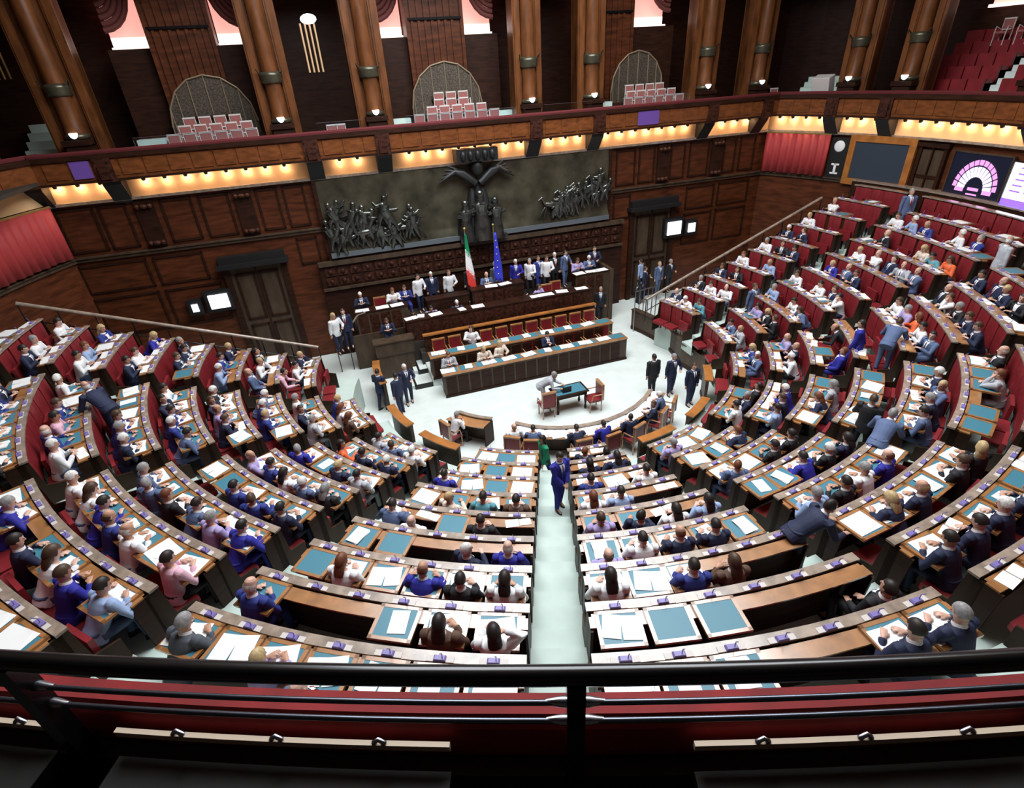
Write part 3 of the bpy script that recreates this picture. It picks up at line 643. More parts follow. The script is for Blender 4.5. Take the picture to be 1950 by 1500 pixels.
for j in range(10): m.abox(RW + 1.2 + .29 * j, RW + 1.49 + .29 * j, GZ, GZ + .20 * (j + 1), 111.6, 113.0)
tag(m.obj('gallery_stairs', ['floor_carpet'], origin=pol(RW + .4, 112.3, GZ)), 'pale steps between the red tiered seats at upper right', 'stairs')
for i, a in enumerate((112, 114.3, 116.5)): gchair(pol(20.2, a, GZ + 2.05), rad(a) + pi, 'small chair against the wall above the red tiers, %s from the right' % ORD[i], 'chairs above the red tiers')
# ---------------------------------------------------------------- camera side parapet and rails
m = MB(); m.abox(15.99, 16.05, 7.8, 8.88, -25, 25, step=1); struct('trim_12', m, ['dark_wood'])
m = MB(); m.arc([(15.985, 8.89), (15.985, 8.97), (16.00, 9.0), (16.05, 9.0), (16.07, 8.97), (16.075, 8.80), (16.06, 8.80), (16.05, 8.89)], -21, 21, .75, smooth=False)
o = m.obj('parapet_cushion', ['red_velvet'], origin=pol(16, 1, 8.9)); tag(o, 'red velvet cushion along the near gallery parapet', 'cushion')
RR = 16.115
t = thing('gallery_railing', 'black metal railing with three rails across the near gallery edge', 'railing', pol(RR, 1, 8.5))
O1 = pol(RR, 1, 8.5)
for z, r_, mt in ((9.262, .021, 'black_metal'), (9.165, .0062, 'rail_gloss'), (9.095, .0062, 'rail_gloss')):
    mb = MB().tube([pol(RR, -20 + .5 * j, z) - O1 for j in range(83)], r_, 10); mb.obj('handrail' if r_ > .01 else 'thin_rail', [mt], parent=t)
for a in (-18.9, -14.6, -10.3, -6.3, -2.75, 1.65, 5.95, 10.2, 14.5, 18.8):
    mb = MB(); q = pol(RR + .012, a, 8.2) - O1; M = Matrix.Translation(q) @ Matrix.Rotation(rad(a), 4, 'Z')
    mb.box((-.019, -.012, 0), (.019, .03, 1.055), 0, M); mb.obj('post', ['black_metal'], parent=t)
    mb = MB()
    for z in (9.165, 9.095): mb.tube([pol(RR - .002, a - .22, z) - O1, pol(RR - .002, a - .10, z) - O1, pol(RR - .002, a + .10, z) - O1, pol(RR - .002, a + .22, z) - O1], [.006, .012, .012, .006], 8)
    mb.obj('rail_clamp', ['steel'], parent=t)
# writing boards behind the rail (cream coloured upturned edge) and dark inner panelling
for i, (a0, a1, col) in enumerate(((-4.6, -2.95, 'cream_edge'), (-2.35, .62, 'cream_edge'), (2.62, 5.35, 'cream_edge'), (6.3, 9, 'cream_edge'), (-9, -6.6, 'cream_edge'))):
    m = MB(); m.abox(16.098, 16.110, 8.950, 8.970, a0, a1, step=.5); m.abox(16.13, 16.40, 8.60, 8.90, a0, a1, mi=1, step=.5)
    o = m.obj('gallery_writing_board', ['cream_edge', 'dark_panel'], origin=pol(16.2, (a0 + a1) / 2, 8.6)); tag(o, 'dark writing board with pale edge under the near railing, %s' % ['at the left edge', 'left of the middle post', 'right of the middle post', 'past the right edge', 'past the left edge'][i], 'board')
    hh = MB()
    for q in range(3):
        hh = MB(); a_ = a0 + (a1 - a0) * (.2 + .3 * q); hh.tube([pol(16.104, a_ - .05, 8.97) - pol(16.2, (a0 + a1) / 2, 8.6), pol(16.104, a_, 8.985) - pol(16.2, (a0 + a1) / 2, 8.6), pol(16.104, a_ + .05, 8.97) - pol(16.2, (a0 + a1) / 2, 8.6)], .006, 6); hh.obj('hinge', ['steel'], parent=o)
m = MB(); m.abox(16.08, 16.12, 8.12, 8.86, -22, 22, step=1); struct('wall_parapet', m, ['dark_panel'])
m = MB(); m.abox(16.16, 16.34, 8.66, 8.70, .75, 2.5, step=.5); m.abox(16.30, 16.5, 8.4, 8.42, .8, 1.55); m.abox(16.30, 16.5, 8.4, 8.42, 1.8, 2.5)
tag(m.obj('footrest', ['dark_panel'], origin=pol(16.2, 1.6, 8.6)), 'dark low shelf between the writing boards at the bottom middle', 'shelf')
# ---------------------------------------------------------------- deputies' benches
def me_of(mb, name, mats, bev=0):
    me = mb.mesh(name)
    for m in mats: me.materials.append(MATS[m])
    return me
# shared meshes in seat coordinates: +y points to the centre, x along the row
pad = MB()
n = 6; R_ = []
for i in range(7):
    t = i / 6; z = .06 + .71 * t; d = .055 + .015 * sin(pi * t)
    R_.append([Vector((x, y, z)) for x, y in ((-.265, 0), (.265, 0), (.265, d * .75), (.24, d), (.09, d + .006), (.08, d - .004), (0, d + .01), (-.08, d - .004), (-.09, d + .006), (-.24, d), (-.265, d * .75))])
pad.rings(R_, 0, True, False); PAD = me_of(pad, 'backrest', ['red_leather'])
st = MB(); st.rings([[Vector((x, y, z)) for x, y in ((-.24, .05), (.24, .05), (.26, .10), (.26, .38), (.22, .44), (-.22, .44), (-.26, .38), (-.26, .10))] for z in (.38, .40, .455, .47)], 0, True, False)
SEAT = me_of(st, 'seat', ['red_leather'])
tp = MB(); tp.box((-.26, .09, .40), (.26, .16, .80)); TIP = me_of(tp, 'seat', ['red_leather'])
lf = MB(); LW = .285
lf.box((-LW, -.605, -.030), (LW, -.09, -.005)); 
for a, b in (((-LW, -.605), (LW, -.555)), ((-LW, -.14), (LW, -.09)), ((-LW, -.605), (-LW + .05, -.09)), ((LW - .05, -.605), (LW, -.09))): lf.box((*a, -.005), (*b, .008))
LEAF = me_of(lf, 'writing_leaf', ['desk_wood'])
BLOT = me_of(MB().box((-LW + .05, -.555, -.004), (LW - .05, -.14, .004)), 'blotter', ['blotter'])
cs = MB(); cs.rings([[Vector((x * k_, y * k_ - .02, z)) for x, y in ((-.07, -.035), (.07, -.035), (.07, .035), (-.07, .035))] for k_, z in ((1, 0), (1, .02), (.8, .035))], 0, True, False)
cs.tube([(.03, -.02, .03), (.035, -.02, .10), (.03, -.06, .16)], .006, 5)
CONS = me_of(cs, 'voting_console', ['purple_plastic'])
CARD = me_of(MB().box((-.16, -.05, .0), (.16, .02, .006)), 'console_plate', ['white_frame'])
rnd = random.Random(11)
SEATS = {}                          # (sector, row, seat) -> (angle, row)
def row_sections(s, k):
    a0, a1 = sector_range(s, k); L = rad(a1 - a0) * Rk(k); n_ = max(1, int(round((L - .06) / .60))); return a0, a1, n_
MINK = {0: -1, 1: -1, 2: -1, 3: 0, 4: 0, 5: -1, 6: -1, 7: -1, 8: -1, 9: -1}
MAXK = {0: 6, 1: 7, 2: 7, 3: 8, 4: 8, 5: 7, 6: 7, 7: 7, 8: 7, 9: 7}
FOLD = {}                           # rows whose writing boards are folded away: (s,k) -> set of seats
def rowname(s, k): return ORD[MAXK[s] - k] + ' row ' + SECT[s]
def build_row(s, k):
    a0, a1, n_ = row_sections(s, k); ac = (a0 + a1) / 2; r = Rk(k); z = Zk(k); fi = Fk(k + 1) if k < 8 else 0.0; fo = Fk(k)
    O = pol(r, ac, fi); t = thing('bench_row', 'curved desk and red bench, ' + rowname(s, k), 'bench', O, 0, 'curved benches of the hemicycle')
    def part(name, mb, mt, **kw): mb.v = [v - O for v in mb.v]; return mb.obj(name, mt, parent=t, **kw)
    part('frame', MB().abox(r + .02, r + .10, fi, z - .03, a0, a1, step=2), ['bench_wood'])
    part('ledge', MB().arc([(r - .06, z - .035), (r + .075, z - .035), (r + .075, z), (r - .06, z)], a0 - .1, a1 + .1, 2), ['ledge_wood'])
    part('desk_shelf', MB().abox(r + .085, r + .30, z - .055, z - .03, a0, a1, step=2), ['desk_wood'])
    part('modesty_panel', MB().abox(r + .10, r + .14, fo, z - .05, a0, a1, step=2), ['dark_wood'])
    for a_, d in ((a0, 1), (a1, -1)):
        w = math.degrees(.035 / r) * d
        lo, hi = sorted((a_, a_ + w))
        part('end_panel', MB().arc([(r - .40, fi), (r + .14, fi), (r + .14, z - .03), (r - .05, z - .03), (r - .10, fi + .62), (r - .40, fi + .55)], lo, hi, 2), ['bench_wood'])
        part('desk_end', MB().arc([(r + .14, fo), (r + .30, fo), (r + .34, z - .06), (r + .14, z - .06)], lo, hi, 2), ['dark_wood'])
    da = (a1 - a0 - math.degrees(.08 / r)) / n_
    for i in range(n_):
        a = a0 + math.degrees(.04 / r) + da * (i + .5)
        SEATS[(s, k, i)] = (a, k)
        def at_(me, name, rr, zz, par=t): return inst(me, name, par, pol(rr, a, zz) - O, rad(a))
        at_(PAD, 'backrest', r + .015, fi + .40)
        at_(SEAT if (i * 7 + k * 3 + s) % 3 else TIP, 'seat', r - .04, fi)
        if k >= -1:
            if i not in FOLD.get((s, k), ()):
                l = at_(LEAF, 'writing_leaf', r - .0, z); inst(BLOT, 'blotter', l)
            at_(CONS, 'voting_console', r + .02, z + .006); at_(CARD, 'console_plate', r + .02, z)
    return t
FOLD.update({(3, 1): {1, 2}, (4, 1): {3, 4, 5}, (4, 2): {3, 4, 5}, (3, 3): {2, 3, 4}, (3, 4): {0, 1, 3, 4, 5}, (4, 0): {3, 4}, (4, 4): {2, 3, 4}, (4, 5): {1, 2, 3}, (4, 6): {0, 2}, (4, 7): {0, 1, 2}, (4, 8): {0, 1, 2}, (2, 0): {2, 5}, (1, 0): {1}, (2, -1): {0, 1, 2, 3, 4}})
for s in (0, 1, 2, 5, 6, 7, 8, 9):
    for k in range(MINK[s], MAXK[s] + 1):
        for i in range(9):
            if rnd.random() < {0: .55, 7: .80, 8: .85, 9: .80, 6: .35}.get(s, .10): FOLD.setdefault((s, k), set()).add(i)
for s in range(10):
    for k in range(MAXK[s], MINK[s] - 1, -1): build_row(s, k)
for s in (5, 6, 7, 8, 9): build_row(s, -2) if s >= 8 else None
# low fences with wooden tops in front of the first rows
def fence(a0, r0, a1, r1, z, label, mtop='orange_wood', n=4):
    P_ = [pol(r0 + (r1 - r0) * i / n, a0 + (a1 - a0) * i / n) for i in range(n + 1)]; O = P_[n // 2].copy()
    t = thing('low_fence', label, 'fence', O, 0, 'low panelled fences around the well')
    def sweep(d0, d1, z0, z1):
        m = MB(); V = []
        for i, p in enumerate(P_):
            d = (P_[min(i + 1, n)] - P_[max(i - 1, 0)]).normalized(); q = Vector((-d.y, d.x, 0))
            if (p + q - Vector((CX, CY, 0))).length < (p - Vector((CX, CY, 0))).length: q = -q
            V += [p + q * a + Vector((0, 0, b)) - O for a, b in ((d0, z0), (d1, z0), (d1, z1), (d0, z1))]
        m.add(V, [(i * 4 + j, i * 4 + (j + 1) % 4, i * 4 + 4 + (j + 1) % 4, i * 4 + 4 + j) for i in range(n) for j in range(4)] + [(3, 2, 1, 0), (n * 4, n * 4 + 1, n * 4 + 2, n * 4 + 3)]); return m
    sweep(0, .10, 0, z - .04).obj('panel', ['front_wood'], parent=t); sweep(-.05, .22, z - .04, z).obj('top_board', [mtop], parent=t); sweep(-.02, .0, .05, .18).obj('skirting', ['dark_wood'], parent=t)
fence(-66, 5.2, -49.5, 5.05, 1.2, 'low fence with orange wooden top, left side of the well')
fence(-43, 5.0, -26.5, 4.95, 1.2, 'low fence with orange wooden top, left of the small front desk')
fence(34.5, 5.1, 47.8, 5.3, 1.2, 'low fence with orange wooden top right of the curved front desk')
fence(56, 5.42, 69, 5.62, 1.2, 'low fence with orange wooden top by the standing man at right')
fence(80, 5.68, 91, 5.8, 1.2, 'low fence with orange wooden top behind the standing men')
fence(-100, 6.2, -83, 5.4, 1.2, 'low fence with orange wooden top beside the men standing at left')
fence(145, 7.2, 114, 6.12, .98, 'long low panelled fence in front of the far right red bench', 'front_wood', 6)
fence(99.5, 6.2, 112.5, 6.0, .98, 'short low panelled fence at the far right aisle', 'front_wood')
# curved front desk in the well and the small one beside it
def ring_desk(a0, a1, ra, rb, n_, label):
    N = 10; O = pol((ra + rb) / 2, (a0 + a1) / 2, 0); t = thing('curved_desk', label, 'desk', O)
    def rr(a): return ra + (rb - ra) * (a - a0) / (a1 - a0)
    def sw(prof):
        m = MB(); V = []; mm = len(prof)
        for i in range(N + 1):
            a = a0 + (a1 - a0) * i / N
            for d, z in prof: V.append(pol(rr(a) + d, a, z) - O)
        m.add(V, [(i * mm + j, i * mm + (j + 1) % mm, (i + 1) * mm + (j + 1) % mm, (i + 1) * mm + j) for i in range(N) for j in range(mm)] + [tuple(range(mm))[::-1], tuple(range(N * mm, N * mm + mm))]); return m
    sw([(0, 0), (.05, 0), (.05, .84), (0, .84)]).obj('front_panel', ['front_wood'], parent=t)
    sw([(-.04, .84), (.10, .84), (.10, .88), (-.04, .88)]).obj('ledge', ['ledge_wood'], parent=t)
    sw([(.10, .78), (.52, .75), (.52, .78), (.10, .81)]).obj('desk_top', ['desk_wood'], parent=t)
    for i in range(n_):
        a = a0 + (a1 - a0) * (i + .5) / n_
        m = MB().box((-.20, -.48, .02), (.20, -.14, .032)); o = m.obj('blotter', ['blotter'], parent=t); o.location = pol(rr(a), a, .772) - O; o.rotation_euler = (rad(4), 0, rad(a))
    for a in (a0, a1):
        M = Matrix.Translation(pol(rr(a), a, 0) - O) @ Matrix.Rotation(rad(a), 4, 'Z'); MB().box((-.02, -.45, 0), (.02, 0, .77), 0, M).obj('end_panel', ['dark_wood'], parent=t)
ring_desk(-14, 76, 2.88, 3.9, 9, 'long curved front desk covered with papers in the well')
ring_desk(-51, -30, 3.32, 2.92, 2, 'small curved desk with two blotters left of the curved front desk')
# ---------------------------------------------------------------- government benches and the presidency
def chair_proto():
    t = thing('red_armchair', None, 'chair', (0, 0, 0))
    MB().box((-.24, -.22, .40), (.24, .24, .50)).obj('seat', ['red_leather'], parent=t, bevel=.02)
    MB().box((-.23, -.27, .50), (.23, -.20, 1.02)).obj('backrest', ['red_leather'], parent=t, bevel=.02)
    f = MB(); f.box((-.26, -.29, 1.0), (.26, -.19, 1.05)); f.box((-.26, -.29, .45), (-.23, -.2, 1.02)); f.box((.23, -.29, .45), (.26, -.2, 1.02)); f.obj('frame', ['desk_wood'], parent=t)
    for x in (-.27, .27): MB().tube([(x, -.24, .70), (x, .12, .70), (x, .18, .45)], .022, 6).obj('armrest', ['desk_wood'], parent=t)
    for x in (-.21, .21):
        for y in (-.22, .2): MB().tube([(x, y, 0), (x, y, .42)], .024, 6).obj('leg', ['desk_wood'], parent=t)
    return t
ARM = chair_proto(); arm_used = False
def armchair(p, rz, lab, grp='red armchairs'):
    global arm_used
    c = ARM if not arm_used else copy_tree(ARM); arm_used = True; c.location = p; c.rotation_euler = (0, 0, rz); tag(c, lab, 'chair', grp); return c
def wall_desk(name, label, s0, s1, n0, z0, z1, dep=.55, back=None, mt='front_wood', top='desk_wood', blots=0, carved=False):
    O = S((s0 + s1) / 2, n0 + dep / 2, z0); t = thing(name, label, 'desk', O)
    def pt(nm, lst, m_):
        m = MB()
        for q in lst: m.sbox(*q)
        m.v = [v - O for v in m.v]; return m.obj(nm, m_, parent=t)
    pt('front_panel', [(s0, s1, n0, n0 + .06, z0, z1 - .04)], [mt])
    st_ = .45; L = []; s_ = s0 + .08
    while s_ + st_ < s1: L.append((s_, s_ + st_ - .08, n0 - .02, n0, z0 + .12, z1 - .14)); s_ += st_
    pt('raised_panelling', L, ['carved_wood' if carved else 'dark_wood'])
    pt('plinth_strip', [(s0 - .02, s1 + .02, n0 - .04, n0, z0, z0 + .10)], ['dark_wood'])
    pt('desk_top', [(s0 - .03, s1 + .03, n0 - .03, n0 + dep, z1 - .04, z1)], [top])
    pt('end_panel', [(s0, s0 + .05, n0 + .06, n0 + dep - .03, z0, z1 - .04)], ['dark_wood']); pt('end_panel', [(s1 - .05, s1, n0 + .06, n0 + dep - .03, z0, z1 - .04)], ['dark_wood'])
    for i in range(blots):
        w = (s1 - s0) / blots; a = s0 + w * i
        pt('blotter', [(a + .05, a + w - .05, n0 + .12, n0 + dep - .06, z1, z1 + .008)], ['blotter'])
    return t
wall_desk('government_desk', 'long panelled front bench desk facing the well, lower of two', 2.68, 10.2, 17.15, 0, .95, .55, blots=12)
wall_desk('government_desk', 'second long panelled bench desk behind the lower one', 2.45, 10.1, 18.20, .30, 1.22, .55, blots=12)
m = MB(); m.sbox(2.7, 10.18, 17.72, 18.2, 0, .14); m.sbox(2.4, 10.2, 18.2, 23, 0, .38); struct('trim_20', m, ['floor_carpet'])
m = MB(); m.sbox(2.3, 10.15, 19.62, 23, .3, .80); m.sbox(1.7, 10.3, 20.1, 23, .3, 1.15); struct('trim_21', m, ['dark_floor'])
m = MB(); O = S(6.3, 19.7, .3)
t = thing('rail_parapet', 'dark parapet with orange wooden top rail behind the second bench', 'parapet', O)
m.sbox(2.5, 10.0, 19.66, 19.74, .3, 1.50); m.v = [v - O for v in m.v]; m.obj('panel', ['carved_wood'], parent=t)
m = MB(); m.sbox(2.45, 10.05, 19.60, 19.80, 1.50, 1.56); m.v = [v - O for v in m.v]; m.obj('top_rail', ['orange_wood'], parent=t)
wall_desk('presidency_desk', 'dark carved long desk of the secretaries, strewn with papers', 1.95, 10.15, 20.15, .8, 2.05, .6, mt='carved_wood', top='dark_wood', carved=True)
wall_desk('presidency_desk', 'raised black desk of the chair in the middle of the tribune', 4.9, 7.2, 20.82, 1.15, 2.62, .55, mt='dark_wood', top='dark_wood', carved=True)
wall_desk('presidency_desk', 'raised side desk at the left end of the tribune', .1, 2.2, 21.0, 0, 2.42, .5, mt='front_wood', top='dark_wood', carved=True)
wall_desk('presidency_desk', 'raised side desk at the right end of the tribune', 9.75, 11.5, 21.05, 0, 2.42, .5, mt='front_wood', top='dark_wood', carved=True)
wall_desk('presidency_desk', 'raised desk left of the flags with standing officials', 3.0, 4.75, 20.9, 1.15, 2.5, .45, mt='dark_wood', top='dark_wood')
m = MB(); m.sbox(0, 11.5, 21.4, 23, 0, 1.55); struct('trim_22', m, ['dark_floor'])
m = MB(); m.sbox(-.2, 2.4, 20.9, 21.0, 0, 1.5); m.sbox(11.4, 11.6, 21.0, 23, 0, 2.45); m.sbox(.6, 2.0, 19.6, 20.9, 0, 1.0); m.sbox(.55, 2.05, 19.55, 20.0, 1.0, 1.55); m.sbox(.5, 2.1, 19.5, 20.05, 1.55, 1.6); struct('trim_23', m, ['front_wood'])
m = MB()
for j, (n0_, z_) in enumerate(((18.3, .15), (19.2, .3))): m.sbox(1.55 + .3 * j, 2.45, n0_, 20.1, 0, z_)
struct('trim_24', m, ['floor_carpet'])
m = MB(); m.sbox(1.70, 1.78, 18.25, 20.1, .0, .17); m.sbox(2.0, 2.08, 19.15, 20.1, 0, .32); m.sbox(1.7, 2.5, 18.22, 18.30, 0, .17); m.sbox(2.0, 2.5, 19.12, 19.2, 0, .32); struct('trim_25', m, ['black'])
for i in range(11):
    if i in (1, 2, 4, 6): continue
    armchair(S(3.1 + .66 * i, 18.0, .14), TH + pi, 'red armchair at the lower government bench, %s from the left' % ORD[i])
for i in range(11):
    if i in (2,): continue
    armchair(S(3.0 + .66 * i, 19.15, .38), TH + pi, 'red armchair at the second government bench, %s from the left' % ORD[i])
for i, (s_, n_, z_) in enumerate(((1.2, 21.75, 1.55), (8.4, 21.0, 1.15), (8.9, 21.2, 1.15), (4.1, 21.1, .9))): armchair(S(s_, n_, z_), TH + pi, 'red armchair up on the tribune, %s from the left' % ORD[[0, 2, 3, 1][i]])
# flags
def flag(s_, n_, top, bot, cols, label):
    O = S(s_, n_, 1.55); t = thing('flag', label, 'flag', O)
    MB().tube([(0, 0, 0), (0, 0, top + .25 - 1.55)], .02, 8).obj('pole', ['brass'], parent=t); MB().ball((0, 0, top + .3 - 1.55), .05, 8, 6).obj('finial', ['brass'], parent=t)
    H = top - bot; nz = 12; nn = 21
    for c_, (f0, f1, matn) in enumerate(cols):
        V = []
        for j in range(nz + 1):
            t_ = j / nz; w = .04 + .17 * min(1, t_ * 1.4)
            for i in range(7):
                u = f0 + (f1 - f0) * i / 6; ang = u * 2 * pi * 1.0
                x = w * (u - .5) * 1.9 + .04; y = -.05 - w * .38 * cos(ang * 2.5) - .02
                V.append(WD * (x + .05 * t_) + WN * y + Vector((0, 0, top - 1.55 - H * t_ - .10 * (u) * t_)))
        m = MB(); m.add(V, [(j * 7 + i, j * 7 + i + 1, (j + 1) * 7 + i + 1, (j + 1) * 7 + i) for j in range(nz) for i in range(6)], 0, True)
        o = m.obj('cloth', [matn], parent=t); sd = o.modifiers.new('thickness', 'SOLIDIFY'); sd.thickness = .012
    return t
def flag_it():
    O = S(4.95, 21.3, 1.55); t = thing('flag', 'hanging green, white and red flag on a pole behind the tribune', 'flag', O)
    MB().tube([(0, 0, 0), (0, 0, 3.45)], .02, 8).obj('pole', ['brass'], parent=t); MB().ball((0, 0, 3.5), .06, 8, 6).obj('finial', ['brass'], parent=t)
    bands = (('green_cloth', 0, .40), ('flag_white', .30, .75), ('flag_red', .64, 1.0))
    for nm, a_, b_ in bands:
        V = []
        for j in range(9):
            v_ = a_ + (b_ - a_) * j / 8; w = .05 + .20 * min(1, v_ * 1.5)
            for i in range(9):
                u = i / 8; skew = (u - .5) * .42 * w / .25
                V.append(WD * (w * (u - .5) * 1.5 + .10 * v_) + WN * (-.05 - .05 * cos(u * 16)) + Vector((0, 0, 3.3 - 2.35 * v_ - skew)))
        m = MB(); m.add(V, [(j * 9 + i, j * 9 + i + 1, (j + 1) * 9 + i + 1, (j + 1) * 9 + i) for j in range(8) for i in range(8)], 0, True)
        o = m.obj('cloth_band', [nm], parent=t); sd = o.modifiers.new('thickness', 'SOLIDIFY'); sd.thickness = .012
    return t
flag_it()
t = flag(6.15, 21.3, 4.75, 2.75, [(0, 1, 'flag_blue')], 'blue flag with yellow stars hanging beside the striped flag')
m = MB()
for j in range(6): m.ball(WD * (.02 + .03 * (j % 2)) + WN * -.17 + Vector((0, 0, 2.9 - .28 * j)), (.025, .02, .025), 6, 4)
m.obj('star', ['flag_yellow'], parent=t)
# stair rails along the rear wall
def long_rail(P0, P1, label, n_=9):
    t = thing('stair_rail', label, 'railing', P0); d = P1 - P0
    MB().tube([Vector((0, 0, 0)), d], .055, 8).obj('handrail', ['ledge_wood'], parent=t)
    for i in range(n_ + 1):
        p = d * (i / n_); MB().tube([p, p - Vector((0, 0, .95))], .02, 6).obj('baluster', ['black_metal'], parent=t)
    MB().tube([Vector((0, 0, -.5)), d + Vector((0, 0, -.5))], .02, 6).obj('lower_rail', ['black_metal'], parent=t)
aL, aR = 0, 0
def railpt(side, k, nrel):
    r = Rk(k); return pol(r, side_angle(side, nrel, r), Fk(k) + 1.0)
long_rail(railpt(-1, 5.9, 2.15), railpt(-1, -1.6, 2.15), 'long sloping handrail above the benches at far left')
long_rail(railpt(1, 7.4, 2.2), railpt(1, -.6, 2.2), 'long sloping handrail above the benches at far right')
t = thing('stair_rail', 'short upright iron railing at the foot of the right stairs', 'railing', pol(7.3, 140, 0))
for i in range(6): MB().tube([(-.5 + .2 * i, .1 * i, .0), (-.5 + .2 * i, .1 * i, 1.9)], .022, 6).obj('baluster', ['steel'], parent=t)
MB().tube([(-.5, 0, 1.9), (.5, .5, 1.95)], .03, 6).obj('handrail', ['steel'], parent=t)
t = thing('stair_rail', 'curved handrail going up to the left end of the tribune', 'railing', S(-.9, 21.0, 0))
MB().tube([Vector((0, 0, 1.0)), WD * .5 + Vector((0, 0, 1.7)), WD * 1.1 + Vector((0, 0, 2.35)), WD * 1.4 + Vector((0, 0, 2.4))], .04, 8).obj('handrail', ['ledge_wood'], parent=t)
for x, z in ((0, 1), (.5, 1.7), (1.1, 2.35)): MB().tube([WD * x, WD * x + Vector((0, 0, z))], .02, 6).obj('baluster', ['black_metal'], parent=t)
# side platforms between the rails and the rear wall
for side, nm in ((-1, 30), (1, 31)):
    m = MB()
    for k in range(6, -3, -1):
        r0 = Rk(k); x0 = math.sqrt(max(0, r0 * r0 - 2.2 ** 2)); x1 = x0 + PIT + .1
        m.sbox(*sorted((SC_ + side * x0, SC_ + side * min(x1, 14.9))), NC_ + 2.25, NC_ + 2.45, 0, Fk(k))
    struct('trim_%d' % nm, m, ['dark_wood'])
# lit notice screens by the doors
for i, (s_, w, h, z, lab) in enumerate(((-5.75, .22, .30, 2.95, 'small lit notice sheet left of the bright monitor'), (-4.85, .70, .55, 2.95, 'bright monitor on the wall left of the rear left door'), (15.75, .75, .62, 3.05, 'bright square monitor on the wall right of the rear right door'), (16.75, .38, .42, 3.05, 'small lit sheet right of the square monitor'))):
    m = MB(); m.sbox(s_ - w / 2, s_ + w / 2, WALL_N - .34, WALL_N - .28, z, z + h)
    o = m.obj('monitor', ['screen_white'], origin=S(s_, WALL_N - .3, z)); tag(o, lab, 'monitor')
    f = MB(); f.sbox(s_ - w / 2 - .15, s_ + w / 2 + .15, WALL_N - .27, WALL_N, z - .15, z + h + .15); f.v = [v - S(s_, WALL_N - .3, z) for v in f.v]; f.obj('housing', ['black'], parent=o)
# violet light thrown on the gallery front, put in as faintly glowing plates
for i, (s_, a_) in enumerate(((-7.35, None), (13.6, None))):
    m = MB(); w_ = (.28, .50)[i]; m.sbox(s_ - w_, s_ + w_, GF - .05, GF - .025, 8.08, 8.60); o = m.obj('light_panel', ['violet_light'], origin=S(s_, GF, 8.0)); tag(o, 'painted patch of violet light on the gallery front at %s' % ('left' if i == 0 else 'right'), 'panel')
# table in the well
def well_table():
    c = pol(1.25, 58, 0); t = thing('writing_table', 'green topped carved table standing in the well', 'table', c, rad(22))
    MB().box((-.62, -.36, .72), (.62, .36, .76)).obj('table_top', ['dark_wood'], parent=t, bevel=.01); MB().box((-.54, -.28, .76), (.54, .28, .768)).obj('blotter', ['blotter'], parent=t)
    MB().box((-.56, -.30, .60), (.56, .30, .72)).obj('apron', ['dark_wood'], parent=t)
    for x in (-.52, .52):
        for y in (-.26, .26): MB().lathe((x, y, 0), [(.03, 0), (.05, .08), (.03, .2), (.055, .42), (.04, .6)], 8).obj('leg', ['dark_wood'], parent=t)
    lp = MB(); lp.box((-.02, -.05, .768), (.30, .16, .785)); lp.box((-.02, .16, .77), (.30, .18, .98)); tag(lp.obj('laptop', ['black']), 'black laptop on the table in the well', 'laptop')
    o = bpy.data.objects['laptop']; o.location = c; o.rotation_euler = (0, 0, rad(22) + pi)
    return c
tc_ = well_table()
for p, rz, lab in ((pol(1.15, 14, 0), rad(22), 'red chair at the left front of the table in the well'), (pol(2.05, 68, 0), rad(110), 'red chair at the right end of the table in the well')): armchair(p, rz, lab)
# ---------------------------------------------------------------- people
def ell(c, rx, ry, X, Y, n=14): return [c + X * (rx * cos(2 * pi * j / n)) + Y * (ry * sin(2 * pi * j / n)) for j in range(n)]
def ik(sh, h, l1, l2, pole):
    d = h - sh; L = min(d.length, (l1 + l2) * .995); d.normalize(); a = (l1 * l1 - l2 * l2 + L * L) / (2 * L); hh = math.sqrt(max(0, l1 * l1 - a * a))
    p = (pole - d * pole.dot(d)).normalized(); return sh + d * a + p * hh, sh + d * L
def remesh(mb, vox, dec, mats, extra=None):
    me = mb.mesh('tmp'); o = bpy.data.objects.new('tmp', me); COL.objects.link(o)
    r = o.modifiers.new('r', 'REMESH'); r.mode = 'VOXEL'; r.voxel_size = vox; r.use_smooth_shade = True
    s = o.modifiers.new('s', 'SMOOTH'); s.iterations = 2; s.factor = .5
    d = o.modifiers.new('d', 'DECIMATE'); d.ratio = dec
    dg = bpy.context.evaluated_depsgraph_get(); dg.update()
    e = o.evaluated_get(dg).to_mesh(); V = [v.co.copy() for v in e.vertices]; F = [tuple(p.vertices) for p in e.polygons]
    o.evaluated_get(dg).to_mesh_clear(); bpy.data.objects.remove(o); bpy.data.meshes.remove(me)
    out = MB(); out.add(V, F, 0, True)
    if extra: extra(out)
    m = out.mesh('body')
    for x in mats: m.materials.append(MATS[x])
    return m
